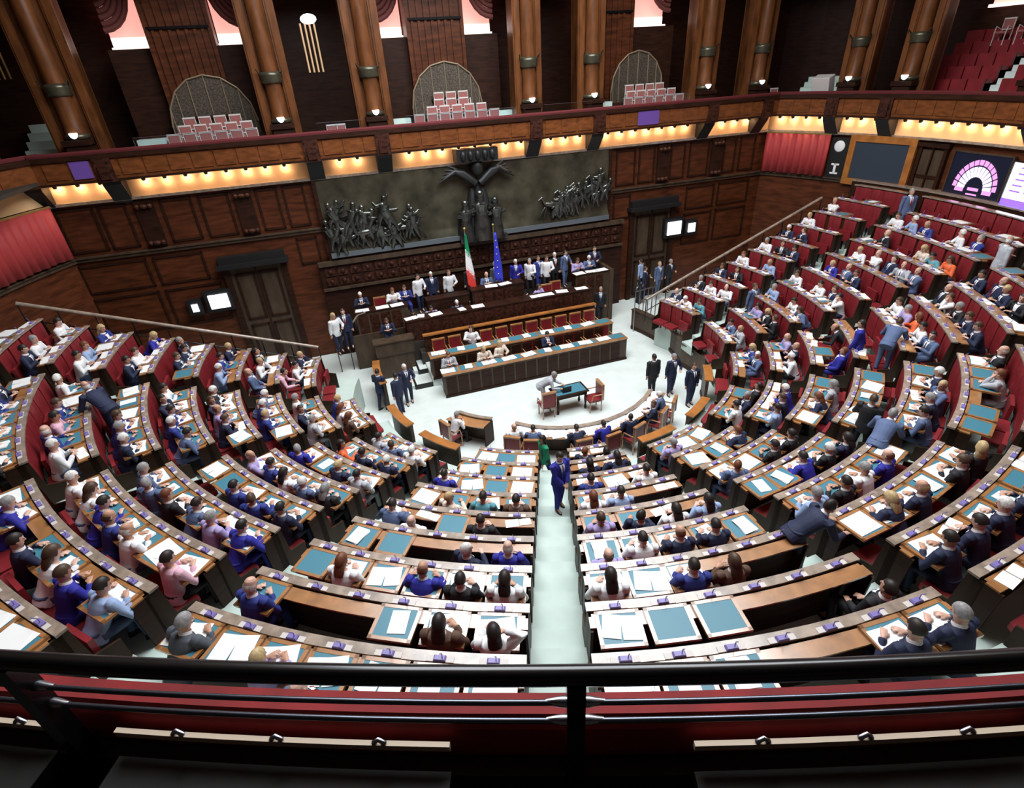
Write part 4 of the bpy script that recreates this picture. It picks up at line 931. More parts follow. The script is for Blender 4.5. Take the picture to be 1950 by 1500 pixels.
def build_pose(P, female=False):
    """P: dict with lean, yaw (torso), hy hp (head yaw/pitch), hl hr hand targets, sit, feet"""
    sit = P.get('sit', True); lean = rad(P.get('lean', 8)); yaw = rad(P.get('yaw', 0)); side = rad(P.get('side', 0))
    pel = Vector(P.get('pel', (0, .05, .57) if sit else (0, 0, .915)))
    T = Matrix.Rotation(yaw, 3, 'Z') @ Matrix.Rotation(-lean, 3, 'X') @ Matrix.Rotation(side, 3, 'Y')
    X, Y, Z = T @ Vector((1, 0, 0)), T @ Vector((0, 1, 0)), T @ Vector((0, 0, 1))
    tp = lambda x, y, z: pel + X * x + Y * y + Z * z
    neck = tp(0, -.005, .53)
    Hm = Matrix.Rotation(yaw * .5 + rad(P.get('hy', 0)), 3, 'Z') @ Matrix.Rotation(rad(P.get('hp', -10)), 3, 'X')
    hc = neck + (Z * .45 + Vector((0, .10, .9))).normalized() * .145
    hp_ = lambda x, y, z: hc + Hm @ Vector((x, y, z))
    SH = {-1: tp(-.185, 0, .47), 1: tp(.185, 0, .47)}
    hands = {-1: Vector(P['hl']), 1: Vector(P['hr'])}
    EL = {}; WR = {}
    for s in (-1, 1):
        pole = Vector(P.get('pole', (.48, -.3, -.55))); pole.x *= s
        EL[s], WR[s] = ik(SH[s], hands[s], .29, .26, pole)
    hipj = {s: pel + Matrix.Rotation(yaw * .3, 3, 'Z') @ Vector((.095 * s, 0, 0)) for s in (-1, 1)}
    if sit:
        kn = {s: Vector((.14 * s + P.get('kx', 0), .47, .52)) for s in (-1, 1)}; an = {s: Vector((.13 * s + P.get('kx', 0), .46 + P.get('fy', .04) * s, .09)) for s in (-1, 1)}
    else:
        st = P.get('stride', .03)
        kn = {s: Vector((.10 * s, .03 + st * s, .50)) for s in (-1, 1)}; an = {s: Vector((.10 * s, -.02 + st * 1.6 * s, .09)) for s in (-1, 1)}
        off = Vector((pel.x, pel.y, 0)) * .5
        kn = {s: kn[s] + off for s in kn}
    # body
    b = MB()
    b.rings([ell(tp(0, 0, z), rx, ry, X, Y) for z, rx, ry in ((-.08, .13, .10), (.0, .15, .11), (.12, .13, .095), (.25, .14, .10), (.38, .165, .105), (.47, .15, .09), (.52, .07, .06))], 0)
    b.tube([tp(0, -.01, .46), neck, hp_(0, -.02, -.06)], [.062, .055, .052], 12)
    HX, HY, HZ = Hm @ Vector((1, 0, 0)), Hm @ Vector((0, 1, 0)), Hm @ Vector((0, 0, 1))
    b.rings([ell(hp_(0, y, z), rx, ry, HX, HY) for z, rx, ry, y in ((-.125, .022, .022, .055), (-.11, .045, .045, .04), (-.075, .062, .075, .018), (-.02, .070, .090, .005), (.03, .074, .096, -.002), (.075, .068, .088, -.006), (.108, .045, .060, -.008), (.122, .015, .02, -.008))], 0)
    b.tube([hp_(0, .088, .02), hp_(0, .112, -.022), hp_(0, .095, -.034)], [.010, .015, .010], 8)            # nose
    for s in (-1, 1): b.ball(hp_(.075 * s, -.005, -.008), (.012, .022, .032), 8, 6, 0, Hm); b.ball(hp_(.032 * s, .076, .032), (.022, .012, .008), 8, 5, 0, Hm)
    for s in (-1, 1):
        b.tube([SH[s], EL[s], WR[s]], [.052, .042, .028], 10)
        fd = (WR[s] - EL[s]).normalized(); fd = Vector((fd.x, fd.y, fd.z * P.get('flat', .15))).normalized() if (hands[s].z < 1.0 and sit) else fd; curl = P.get('curl', .5)
        up = Vector((0, 0, 1)) if abs(fd.z) < .9 else Vector((0, 1, 0)); sx = fd.cross(up).normalized(); dn = sx.cross(fd).normalized() * -1
        if dn.z > 0 and abs(fd.z) < .9: dn = -dn
        pc = WR[s] + fd * .045
        b.rings([[WR[s] + fd * t_ + sx * (w * cos(2 * pi * j / 10)) + dn * (h * sin(2 * pi * j / 10)) for j in range(10)] for t_, w, h in ((-.01, .025, .02), (.03, .036, .017), (.075, .040, .014), (.09, .036, .012))], 0)
        for q, (o_, ln) in enumerate(((-.031, .062), (-.011, .074), (.010, .070), (.030, .055))):
            p0 = WR[s] + fd * .082 + sx * o_; d1 = (fd + dn * curl * .5).normalized(); d2 = (fd + dn * curl * 1.6).normalized()
            b.tube([p0, p0 + d1 * ln * .5 + sx * o_ * .1, p0 + d1 * ln * .5 + d2 * ln * .5 + sx * o_ * .1], [.0088, .0082, .0068], 6)
        tx = sx * (1 if (sx.dot(Vector((-s, 0, 0))) > 0) else -1)
        b.tube([WR[s] + fd * .02 + tx * .022, WR[s] + fd * .055 + tx * .052 + dn * .008, WR[s] + fd * .088 + tx * .058 + dn * .016], [.013, .0105, .008], 6)
        b.tube([hipj[s], kn[s], an[s]], [.075, .052, .036], 10)
        b.tube([an[s], an[s] + Vector((0, .10, -.05)), an[s] + Vector((0, .16, -.062))], [.034, .03, .02], 8)
    def face(o):
        for s in (-1, 1): o.ball(hp_(.030 * s, .089, .012), (.013, .008, .008), 8, 5, 1, Hm)
        o.ball(hp_(0, .090, -.062), (.026, .010, .009), 8, 5, 2, Hm)
    body = remesh(b, .0085, .35, ['skin', 'eye_dark', 'lips'], face)
    # jacket or shirt
    j = MB()
    zlo = -.10 if sit else -.16
    fem = 1 if not female else .9
    j.rings([ell(tp(0, 0, z), rx * fem, ry, X, Y, 16) for z, rx, ry in ((zlo, .185, .145), (0, .185, .142), (.12, .172, .128), (.25, .182, .132), (.38, .200, .130), (.46, .185, .112), (.505, .11, .082), (.515, .075, .072))], 0)
    for s in (-1, 1): j.tube([SH[s] + X * (-.03 * s), SH[s] + X * (.015 * s), (SH[s] + EL[s]) / 2, EL[s], (EL[s] + WR[s]) / 2, WR[s] - (WR[s] - EL[s]).normalized() * .015], [.075, .078, .066, .060, .052, .044], 12)
    jacket = remesh(j, .013, .45, ['cloth'])
    # trousers
    q = MB(); q.rings([ell(pel + Vector((0, 0, z)), rx, ry, Vector((1, 0, 0)), Vector((0, 1, 0)), 14) for z, rx, ry in ((-.10, .14, .12), (0, .175, .135), (.10, .165, .125))], 0)
    for s in (-1, 1): q.tube([hipj[s], (hipj[s] + kn[s]) / 2, kn[s], (kn[s] + an[s]) / 2, an[s] + Vector((0, 0, .01))], [.098, .088, .072, .062, .058], 12)
    trous = remesh(q, .014, .45, ['cloth'])
    sh = MB()
    for s in (-1, 1):
        a_ = an[s]; sh.rings([[a_ + Vector((w * cos(2 * pi * i / 10), y + l * sin(2 * pi * i / 10), z)) for i in range(10)] for z, w, l, y in ((-.09, .048, .135, .055), (-.06, .048, .132, .052), (-.03, .042, .09, .02), (.0, .04, .045, -.005))], 0)
    shoes = me_of(sh, 'shoes', ['shoe'])
    # shirt front, collar, tie
    w = MB(); V = []
    prof = [(.515, .074, .072), (.46, .187, .116), (.38, .202, .134), (.25, .184, .136), (.14, .175, .133)]
    def yat(z, x):
        for (z1, a1_, b1), (z0_, a0_, b0) in zip(prof, prof[1:]):
            if z <= z1 and z >= z0_: t_ = (z1 - z) / (z1 - z0_); return (b1 + (b0 - b1) * t_) * math.sqrt(max(.05, 1 - (x / (a1_ + (a0_ - a1_) * t_)) ** 2))
        return .13
    N = 7
    for i in range(N + 1):
        z = .500 - .33 * i / N; ww = .062 * (1 - i / N) + .004
        for u in (-1, -.5, 0, .5, 1): V.append(tp(u * ww, yat(z, u * ww) + .012, z))
    w.add(V, [(i * 5 + c_, i * 5 + c_ + 1, i * 5 + 6 + c_, i * 5 + 5 + c_) for i in range(N) for c_ in range(4)], 0, True)
    w.rings([[neck + Z * dz + X * (rr_ * cos(2 * pi * i / 12)) + Y * (rr_ * 1.0 * sin(2 * pi * i / 12)) for i in range(12)] for dz, rr_ in ((-.03, .080), (.005, .072), (.02, .066))], 0, False)
    shirt = me_of(w, 'shirt', ['cloth'])
    tie = MB(); V = []
    for i in range(6):
        z = .488 - .30 * i / 5; ww = .012 + .016 * i / 5
        for u in (-1, 0, 1): V.append(tp(u * ww, yat(z, 0) + .018 + .004 * (u == 0), z))
    tie.add(V, [(i * 3 + c_, i * 3 + c_ + 1, i * 3 + 4 + c_, i * 3 + 3 + c_) for i in range(5) for c_ in range(2)], 0, True); tie = me_of(tie, 'tie', ['cloth'])
    # hair
    def hair(kind):
        m = MB(); nn, mm = 20, 12; V = []; keep = []
        for i in range(mm + 1):
            for j_ in range(nn):
                t_ = pi * i / mm; a_ = 2 * pi * j_ / nn; x, y, z = sin(t_) * cos(a_), sin(t_) * sin(a_), cos(t_)
                bulk = 1.0 if kind != 'long' else (1.08 + .15 * max(0, -z) * max(0, -y + .2))
                V.append(hp_(x * .085 * bulk, y * .108 * bulk - .008, z * (.125 if kind != 'bald' else .121) * bulk + .005))
        for i in range(mm):
            for j_ in range(nn):
                t_ = pi * (i + .5) / mm; a_ = 2 * pi * (j_ + .5) / nn; x, y, z = sin(t_) * cos(a_), sin(t_) * sin(a_), cos(t_)
                if kind == 'short': ok = (z > .42 or (y < .35 and z > .12) or (y < -.1 and z > -.35))
                elif kind == 'bald': ok = (y < .15 and -.4 < z < .35 and (y < -.2 or abs(x) > .6))
                else: ok = (z > .45 or (y < .35 and z > -.2) or (y < .1))
                if ok: m.f.append([i * nn + j_, i * nn + (j_ + 1) % nn, (i + 1) * nn + (j_ + 1) % nn, (i + 1) * nn + j_]); m.m.append(0); m.sm.append(True)
        m.v = V
        if kind == 'long':
            m.rings([ell(c_, rx, ry, HX, HY, 12) for c_, rx, ry in ((hp_(0, -.03, -.02), .082, .075), (hp_(0, -.05, -.09), .088, .06), (hp_(0, -.06, -.17) , .092, .048), (hp_(0, -.065, -.24), .075, .03))], 0)
        return me_of(m, 'hair', ['hair'])
    return dict(body=body, jacket=jacket, trousers=trous, shoes=shoes, shirt=shirt, tie=tie, short=hair('short'), bald=hair('bald'), long=hair('long'))
POSES = {
 'write': dict(lean=20, hp=-28, hl=(-.16, .42, .915), hr=(.12, .40, .915)),
 'read': dict(lean=13, hp=-22, hl=(-.11, .38, .925), hr=(.13, .39, .925)),
 'back': dict(lean=-9, hp=2, hl=(-.14, .26, .66), hr=(.12, .24, .66)),
 'phone': dict(lean=6, hp=-28, hl=(-.06, .36, .92), hr=(.07, .33, .97), curl=1.0),
 'chin': dict(lean=17, hp=-8, hl=(-.05, .33, 1.12), hr=(.16, .40, .915), curl=1.0, hy=-10),
 'turnL': dict(lean=6, yaw=28, hy=40, hp=-4, hl=(-.22, .34, .915), hr=(.10, .38, .915)),
 'turnR': dict(lean=6, yaw=-28, hy=-40, hp=-4, hl=(-.10, .38, .915), hr=(.22, .34, .915)),
 'folded': dict(lean=0, hp=-4, hl=(.10, .24, .93), hr=(-.10, .27, .915), curl=.9),
 'call': dict(lean=4, hp=-6, hl=(-.14, .38, .915), hr=(.13, .14, 1.20), curl=1.1, hy=12),
 'slump': dict(lean=34, hp=-30, hl=(-.24, .46, .915), hr=(.20, .48, .915)),
 'stand': dict(sit=False, lean=2, hp=-6, hl=(-.24, .02, .80), hr=(.24, .03, .80)),
 'clasp': dict(sit=False, lean=5, hp=-22, hl=(-.05, .25, .92), hr=(.05, .25, .92), stride=.05, curl=.8),
 'talk': dict(sit=False, lean=3, hp=-8, hy=25, yaw=15, hl=(-.20, .26, 1.12), hr=(.25, .06, .82), stride=.06),
 'bend': dict(sit=False, lean=52, hp=-5, pel=(0, -.10, .92), hl=(-.20, .58, .92), hr=(.18, .60, .92), stride=.05),
 'walk': dict(sit=False, lean=6, hp=-6, hl=(-.22, .20, .84), hr=(.22, -.16, .86), stride=.14),
}
LIB = {k: build_pose(v, False) for k, v in POSES.items()}
SKINS = [(.62, .37, .28), (.55, .31, .22), (.68, .43, .34), (.50, .27, .18)]
COLS = {'navy': (.012, .018, .055), 'blue': (.02, .035, .22), 'royal': (.02, .02, .30), 'black': (.010, .010, .014), 'grey': (.07, .08, .10), 'sky': (.30, .40, .62), 'steel': (.09, .13, .25),
        'white': (.82, .82, .84), 'cream': (.72, .62, .52), 'pink': (.72, .42, .52), 'red': (.75, .03, .02), 'green': (.0, .22, .10), 'brown': (.10, .05, .03), 'lilac': (.40, .33, .60), 'silver': (.42, .43, .47), 'orange': (.80, .14, .04), 'teal': (.10, .30, .36)}
HAIR = {'dark': (.018, .012, .010), 'brown': (.07, .035, .018), 'grey': (.28, .27, .27), 'white': (.75, .73, .70), 'blonde': (.50, .36, .18), 'auburn': (.16, .05, .02)}
prnd = random.Random(23)
def person(loc, rz, pose, col='navy', hair='dark', hk='short', label='', grp=None, shirt=None, tie=None, trousers=None, scale=1.0):
    L = LIB[pose]; b = bpy.data.objects.new('person', L['body']); COL.objects.link(b)
    b.location = loc; b.rotation_euler = (0, 0, rz); b.scale = (scale,) * 3; b.color = (*prnd.choice(SKINS), 1)
    def part(nm, me, c):
        o = bpy.data.objects.new(nm, me); COL.objects.link(o); o.parent = b; o.color = (*c, 1); return o
    light = col in ('white', 'cream', 'pink', 'sky', 'lilac', 'teal', 'green', 'red', 'orange')
    part('jacket' if not light else 'blouse' if hk == 'long' else 'shirt', L['jacket'], COLS[col])
    if not light:
        part('shirt', L['shirt'], (.85, .85, .87) if shirt is None else COLS[shirt])
        if hk != 'long' and (tie is not False): part('tie', L['tie'], tie or prnd.choice([(.02, .02, .10), (.25, .01, .02), (.02, .05, .20), (.03, .03, .03)]))
    part('trousers', L['trousers'], trousers or (COLS[col] if not light else prnd.choice([COLS['navy'], COLS['black'], COLS['steel']])))
    part('shoes', L['shoes'], (0, 0, 0)); part('hair', L[hk], HAIR[hair])
    tag(b, label, 'person', grp); return b
def seated(s, k, i, pose='read', col='navy', hair='dark', hk='short', dr=0, dz=0, rot=0, lab=None, used=set()):
    a, _ = SEATS[(s, k, i)]; r = Rk(k) + .70 + dr
    if (s, k, i) in used: return
    used.add((s, k, i))
    p = pol(r, a, Fk(k) + dz)
    return person(p, rad(a) + rad(rot), pose, col, hair, hk, scale=.96, label= lab or person_label(s, k, i, pose, col, hair, hk), grp='deputies seated in the benches')
PD = {'write': 'writing', 'read': 'reading', 'back': 'leaning back', 'phone': 'holding a phone', 'chin': 'chin on hand', 'turnL': 'turned left', 'turnR': 'turned right', 'folded': 'arms folded', 'call': 'hand at ear', 'slump': 'bent over the desk'}
def seatname(s, k, i):
    n_ = row_sections(s, k)[2]; return ORD[i] + ' from left'
def person_label(s, k, i, pose, col, hair, hk):
    hn = {'dark': 'dark haired', 'brown': 'brown haired', 'grey': 'grey haired', 'white': 'white haired', 'blonde': 'blonde', 'auburn': 'auburn haired'}[hair]
    if hk == 'bald': hn = 'balding'
    return '%s person in %s, %s row, %s seat, %s' % (hn, col, ORD[MAXK[s] - k], ORD[i], SECT[s].replace('at the ', '').replace('in the ', ''))
SURVEY = """
0 0 3 read navy dark short
0 0 2 read white grey short
0 0 0 write white dark short
0 1 3 read white dark short
0 2 2 write white brown short
0 2 3 read navy dark short
0 3 0 back navy grey short
0 3 1 write navy dark short
0 3 2 read navy brown short
1 0 1 read navy dark short
1 0 2 write blue dark short
1 1 3 write pink dark short
1 1 4 turnL blue white bald
1 1 5 read white white short
1 1 2 write blue brown short
2 1 0 write white white short
2 1 1 slump white brown long
2 0 1 slump royal grey short
2 1 2 slump royal dark short
2 1 3 write blue brown bald
2 1 4 write white white bald
1 2 3 write blue brown short
1 2 4 write blue grey short
1 2 5 write navy white short
2 2 0 write steel grey short
2 2 1 turnL steel grey short
2 2 2 read black auburn short
2 2 3 slump steel dark short
2 2 4 write lilac grey short
2 2 5 slump royal dark short
1 3 0 phone white dark short
1 3 2 write blue dark short
1 3 3 read blue white short
1 3 4 slump steel dark short
0 4 0 write navy blonde short
0 4 2 write sky white short
1 4 0 read black white short
1 4 3 write navy brown short
0 5 2 back steel blonde bald
0 5 0 back black dark short
0 6 1 read white dark short
1 7 0 write blue blonde short
1 7 1 read white auburn long
1 5 1 write blue white short
1 6 1 turnR navy brown short
1 6 2 read silver grey short
1 7 2 read brown auburn long
2 6 0 turnR orange dark long
2 5 0 turnL royal grey short
2 4 0 turnR lilac white bald
2 5 2 write navy blonde short
2 5 3 read silver dark short
2 6 1 read navy dark short
2 6 2 write navy white short
2 7 2 read white white short
3 6 0 write royal dark short
3 4 0 slump steel dark short
3 4 1 back white white bald
2 4 2 read white dark long
2 4 1 write blue dark short
2 3 4 read navy dark short
1 6 0 phone white grey short
2 7 0 read silver dark short
2 7 1 turnL steel brown short
2 0 3 read navy dark short
2 0 4 slump white brown long
2 0 5 write royal brown short
2 0 6 slump sky dark short
2 1 6 read pink dark short
3 1 0 write blue white bald
3 0 2 read lilac blonde short
3 3 3 turnR navy white short
3 3 4 read royal white bald
3 2 1 write white auburn long
3 2 3 slump royal auburn bald
3 2 4 read black dark short
3 2 5 write white dark long
3 1 4 read brown dark long
3 1 5 call white dark long
3 4 3 read black dark short
3 5 2 write teal dark short
3 5 3 read brown dark short
4 8 0 turnR navy auburn short
4 6 2 read white dark short
4 5 1 write sky dark short
4 4 0 read lilac brown short
4 4 1 turnR navy dark short
4 3 0 back lilac grey bald
4 3 1 write white dark short
4 4 2 phone white dark long
4 3 2 write navy auburn bald
4 3 3 write navy dark short
4 2 3 read brown brown long
4 4 3 read sky dark long
4 2 0 write white dark long
4 6 0 read blue dark short
4 5 0 read white auburn long
4 1 5 back black dark short
4 0 5 write navy dark short
4 0 6 write navy grey short
5 1 0 write navy dark short
5 4 3 read black white short
5 3 3 read royal auburn bald
5 3 2 write white grey short
5 2 5 turnR black blonde long
5 2 4 read black brown short
5 2 2 write navy blonde bald
5 2 1 slump navy blonde long
5 3 0 write sky grey short
5 3 1 read black dark short
5 1 2 write navy white short
5 1 3 read navy grey short
5 1 1 write navy dark short
6 2 5 folded black white bald
6 3 3 read navy white short
6 3 2 turnL steel blonde short
6 3 1 write navy grey short
6 3 0 write steel dark short
7 2 1 write navy brown short
7 3 0 turnL steel dark short
7 3 1 read white dark short
7 3 2 turnR orange auburn long
7 3 3 read lilac grey short
7 3 4 read white brown short
8 7 0 read silver blonde bald
8 7 1 write steel dark short
8 6 1 phone black blonde long
8 6 0 turnR black brown short
7 7 1 turnL steel white short
7 6 2 read lilac blonde bald
7 6 0 write white white short
7 6 1 folded navy blonde bald
6 7 0 read white dark short
6 7 1 turnL navy grey short
6 6 2 write royal white short
6 6 1 read navy brown short
6 7 2 back black dark short
5 5 3 read black dark short
5 4 2 slump royal dark short
5 7 0 read lilac grey short
9 7 2 read navy blonde bald
9 6 2 phone black grey short
9 6 1 write white brown short
9 5 2 read navy brown long
9 4 2 write white auburn short
9 5 1 turnL black brown short
9 4 0 write sky blonde bald
9 3 2 read white grey short
9 3 1 turnL black brown short
9 2 2 read navy white short
9 1 2 write white blonde short
9 2 1 turnR navy brown short
9 3 0 read navy dark short
9 6 0 turnL white brown bald
9 7 1 slump white white short
9 7 0 write teal brown short
8 5 1 write white dark short
8 5 0 slump steel brown long
8 5 3 read sky grey short
8 4 4 write white brown short
9 0 2 folded white auburn bald
8 1 5 turnR black blonde bald
8 0 6 read white brown short
8 0 5 turnR sky white short
8 0 4 write blue blonde bald
8 2 3 folded white blonde bald
8 0 2 turnR white white short
8 1 0 write orange brown long
8 0 1 folded blue grey short
7 1 4 back navy blonde bald
8 2 4 write white blonde short
8 3 2 read navy brown short
8 2 2 back navy brown short
8 2 1 turnL silver blonde bald
8 1 2 write cream blonde long
8 1 1 slump teal dark short
7 2 4 back black blonde bald
8 3 4 write royal blonde short
8 3 3 folded steel blonde bald
8 4 2 read white dark short
8 4 1 folded navy brown short
7 2 3 chin white brown short
7 2 2 write black grey short
7 2 0 write navy brown short
7 1 5 read navy dark short
7 1 3 read navy blonde short
7 1 2 turnL black dark long
"""
STAND = [
(-9.96, 9.62, 3.52, 'bend', 'navy', 'white', 'bald', 70.0, 'man in navy bending over the benches at the left edge block aisle'),
(-8.36, 13.69, 1.6, 'bend', 'pink', 'dark', 'short', -70.0, 'person in pink shirt bending over a desk in the upper left benches'),
(-6.09, 16.21, 0.0, 'talk', 'navy', 'dark', 'short', 330.0, 'man in dark navy standing beside the fence at left, back to the wall'),
(-5.34, 15.91, 0.0, 'stand', 'navy', 'dark', 'short', 60.0, 'man in navy standing at the well edge at left, seen from behind'),
(-5.2, 16.59, 0.0, 'talk', 'navy', 'white', 'short', 200.0, 'white haired man in navy facing the others at the left well edge'),
(0.14, 9.28, 1.6, 'clasp', 'royal', 'dark', 'short', 215.0, 'man in bright blue suit standing in the centre aisle with clasped hands'),
(-0.2, 11.98, 0.1, 'walk', 'green', 'dark', 'long', 120.0, 'dark haired woman in green standing behind the man in bright blue'),
(3.64, 16.83, 0.0, 'stand', 'black', 'dark', 'short', 20.0, 'dark haired man in black standing at right of the well'),
(4.31, 16.88, 0.0, 'talk', 'navy', 'grey', 'short', 190.0, 'grey haired man in navy standing right of the man in black'),
(4.82, 16.15, 0.0, 'stand', 'navy', 'brown', 'short', 200.0, 'man in navy with lilac shirt standing at the right fence'),
(3.81, 6.17, 3.13, 'bend', 'navy', 'dark', 'short', -80.0, 'man in dark navy bending over the desks at the right aisle, seen from behind'),
(8.75, 14.86, 1.98, 'bend', 'black', 'auburn', 'bald', 60.0, 'balding man in black leaning on a desk in the right aisle'),
(8.59, 13.95, 2.36, 'walk', 'royal', 'dark', 'short', 60.0, 'person in royal blue standing with back turned among the far right benches'),
(9.03, 13.39, 2.74, 'bend', 'steel', 'brown', 'short', -45.0, 'man in steel blue suit bending forward in the upper right aisle'),
(6.87, 10.09, 2.36, 'talk', 'black', 'brown', 'short', -60.0, 'man in black standing in the right aisle beside the steel blue suit'),
(6.54, 9.03, 2.74, 'bend', 'steel', 'grey', 'short', -45.0, 'grey haired man in steel blue leaning over a desk at right'),
(7.51, 19.2, 1.6, 'talk', 'steel', 'brown', 'short', 200.0, 'man in steel blue suit standing in the aisle of the far right benches'),
(13.12, 20.95, 4.31, 'stand', 'steel', 'grey', 'short', 180.0, 'usher in steel blue standing by the curved wall under the board'),
(13.06, 15.95, 3.91, 'talk', 'silver', 'white', 'bald', 250.0, 'balding man in grey suit standing in the upper right benches'),
(4.51, 25.71, 0.62, 'stand', 'sky', 'dark', 'short', 60.0, 'person in light blue shirt standing by the right door group'),
(4.71, 25.79, 0.22, 'talk', 'navy', 'brown', 'short', 240.0, 'man in navy facing the light blue shirt near the right door'),
(5.46, 26.09, 0.33, 'stand', 'steel', 'blonde', 'short', 210.0, 'fair haired man in steel blue near the right door'),
(6.03, 26.32, 0.37, 'talk', 'black', 'grey', 'short', 200.0, 'man in black at the right of the door group'),
(4.51, 25.71, -0.49, 'stand', 'black', 'white', 'short', 100.0, 'white haired person in black in front of the door group'),
(-0.21, 16.17, 0.0, 'bend', 'silver', 'grey', 'short', -100.0, 'person in grey top leaning over the table in the well'),
(2.32, 22.93, 0.3, 'stand', 'black', 'grey', 'short', 180.0, 'usher in black standing at the right end of the tribune'),
]
for line in SURVEY.strip().split('\n'):
    s, k, i, pose, col, hair, hk = line.split(); seated(int(s), int(k), int(i), pose, col, hair, hk)
# further deputies where the benches are crowded
DENS = {0: .35, 1: .50, 2: .42, 3: .12, 4: .16, 5: .34, 6: .30, 7: .06, 8: .05, 9: .12}
taken = seated.__defaults__[-1]
for (s, k, i) in list(SEATS):
    if (s, k, i) in taken or k < 0: continue
    d = DENS[s] * (1.35 if k >= 5 else 1.0)
    if prnd.random() < d:
        col = prnd.choice(['navy', 'navy', 'navy', 'blue', 'blue', 'royal', 'steel', 'black', 'grey', 'white', 'white', 'white', 'sky', 'lilac', 'silver', 'cream'])
        hk = prnd.choice(['short', 'short', 'short', 'bald', 'long']); hair = prnd.choice(['dark', 'dark', 'brown', 'grey', 'white', 'blonde', 'auburn'])
        seated(s, k, i, prnd.choice(['write', 'read', 'read', 'phone', 'turnL', 'turnR', 'back', 'folded', 'slump', 'chin']), col, hair, hk, rot=prnd.uniform(-8, 8))
for x, y, z, pose, col, hair, hk, rz, lab in STAND:
    person((x, y, z), rad(rz), pose, col, hair, hk, lab, scale=.97)
# people at the curved desks, the government benches and the tribune
def at_wall(s_, n_, z, pose, col, hair, hk, lab, face=180, sc=1.0): return person(S(s_, n_, z), TH + rad(face), pose, col, hair, hk, lab, scale=sc)
for j, (a, pose, col, hair, hk, lab) in enumerate([(-11, 'turnL', 'white', 'blonde', 'bald', 'person in white at the left end of the curved front desk'), (-2, 'write', 'steel', 'dark', 'short', 'man in steel blue at the curved front desk, left of the woman in green'),
        (19, 'slump', 'navy', 'dark', 'short', 'man in navy slumped at the middle of the curved front desk'), (31, 'write', 'royal', 'dark', 'short', 'dark haired man in royal blue at the curved front desk'),
        (43, 'turnR', 'navy', 'dark', 'short', 'black haired man in navy at the curved front desk, right of the royal blue one'), (58, 'turnL', 'navy', 'brown', 'short', 'brown haired man in navy near the right end of the curved front desk'), (67, 'write', 'steel', 'white', 'short', 'white haired man in steel blue at the right end of the curved front desk')]):
    r = 2.88 + (3.9 - 2.88) * (a + 14) / 90 + .72; person(pol(r, a, 0), rad(a), pose, col, hair, hk, lab, scale=.92)
    armchair(pol(r + .03, a, 0), rad(a), 'red armchair at the curved front desk, %s from its left end' % ORD[j], 'armchairs at the curved front desk')
person(pol(3.92, -44, 0), rad(-44), 'write', 'white', 'grey', 'short', 'man in white shirt writing at the small curved desk', scale=.92)
armchair(pol(3.95, -44, 0), rad(-44), 'red armchair at the small curved desk')
for s_, n_, z, pose, col, hair, hk, lab in [
    (3.05, 18.0, .2, 'read', 'silver', 'auburn', 'short', 'person in grey at the left end of the lower government bench'),
    (4.42, 18.0, .2, 'write', 'cream', 'blonde', 'long', 'blonde person in cream at the lower government bench'),
    (5.08, 18.0, .2, 'turnL', 'cream', 'blonde', 'long', 'second person in cream at the lower government bench'),
    (7.06, 18.0, .2, 'phone', 'navy', 'dark', 'short', 'man in navy at the middle of the lower government bench'),
    (4.32, 19.15, .5, 'turnR', 'white', 'brown', 'long', 'person in white at the second government bench'),
    (.45, 21.9, 1.68, 'read', 'navy', 'white', 'short', 'white haired man in navy at the left side desk of the tribune'),
    (1.75, 21.9, 1.68, 'write', 'white', 'auburn', 'long', 'person in white at the left side desk of the tribune'),
    (2.25, 21.9, 1.68, 'read', 'blue', 'brown', 'short', 'man in blue beside the person in white at the left of the tribune'),
    (2.35, 21.1, .9, 'write', 'royal', 'dark', 'short', 'man in royal blue at the left end of the secretaries desk'),
    (3.1, 21.0, 1.0, 'write', 'lilac', 'dark', 'short', 'person in lilac at the secretaries desk'),
    (4.2, 20.98, 1.0, 'read', 'navy', 'white', 'short', 'white haired man in navy at the secretaries desk, left of the flag'),
    (5.75, 21.65, 1.75, 'read', 'steel', 'blonde', 'bald', 'balding man in blue seated at the raised black desk of the chair'),
    (10.1, 21.9, 1.68, 'write', 'lilac', 'brown', 'long', 'person in lilac at the right side desk of the tribune'),
    (10.7, 21.9, 1.68, 'read', 'steel', 'white', 'short', 'white haired man in steel blue at the right side desk of the tribune'),
    (7.9, 21.1, 1.0, 'turnL', 'lilac', 'dark', 'long', 'person in lilac at the right part of the secretaries desk'),
    (1.2, 20.35, 1.0, 'read', 'navy', 'brown', 'short', 'man in navy seated low at the left corner of the tribune')]:
    at_wall(s_, n_, z, pose, col, hair, hk, lab)
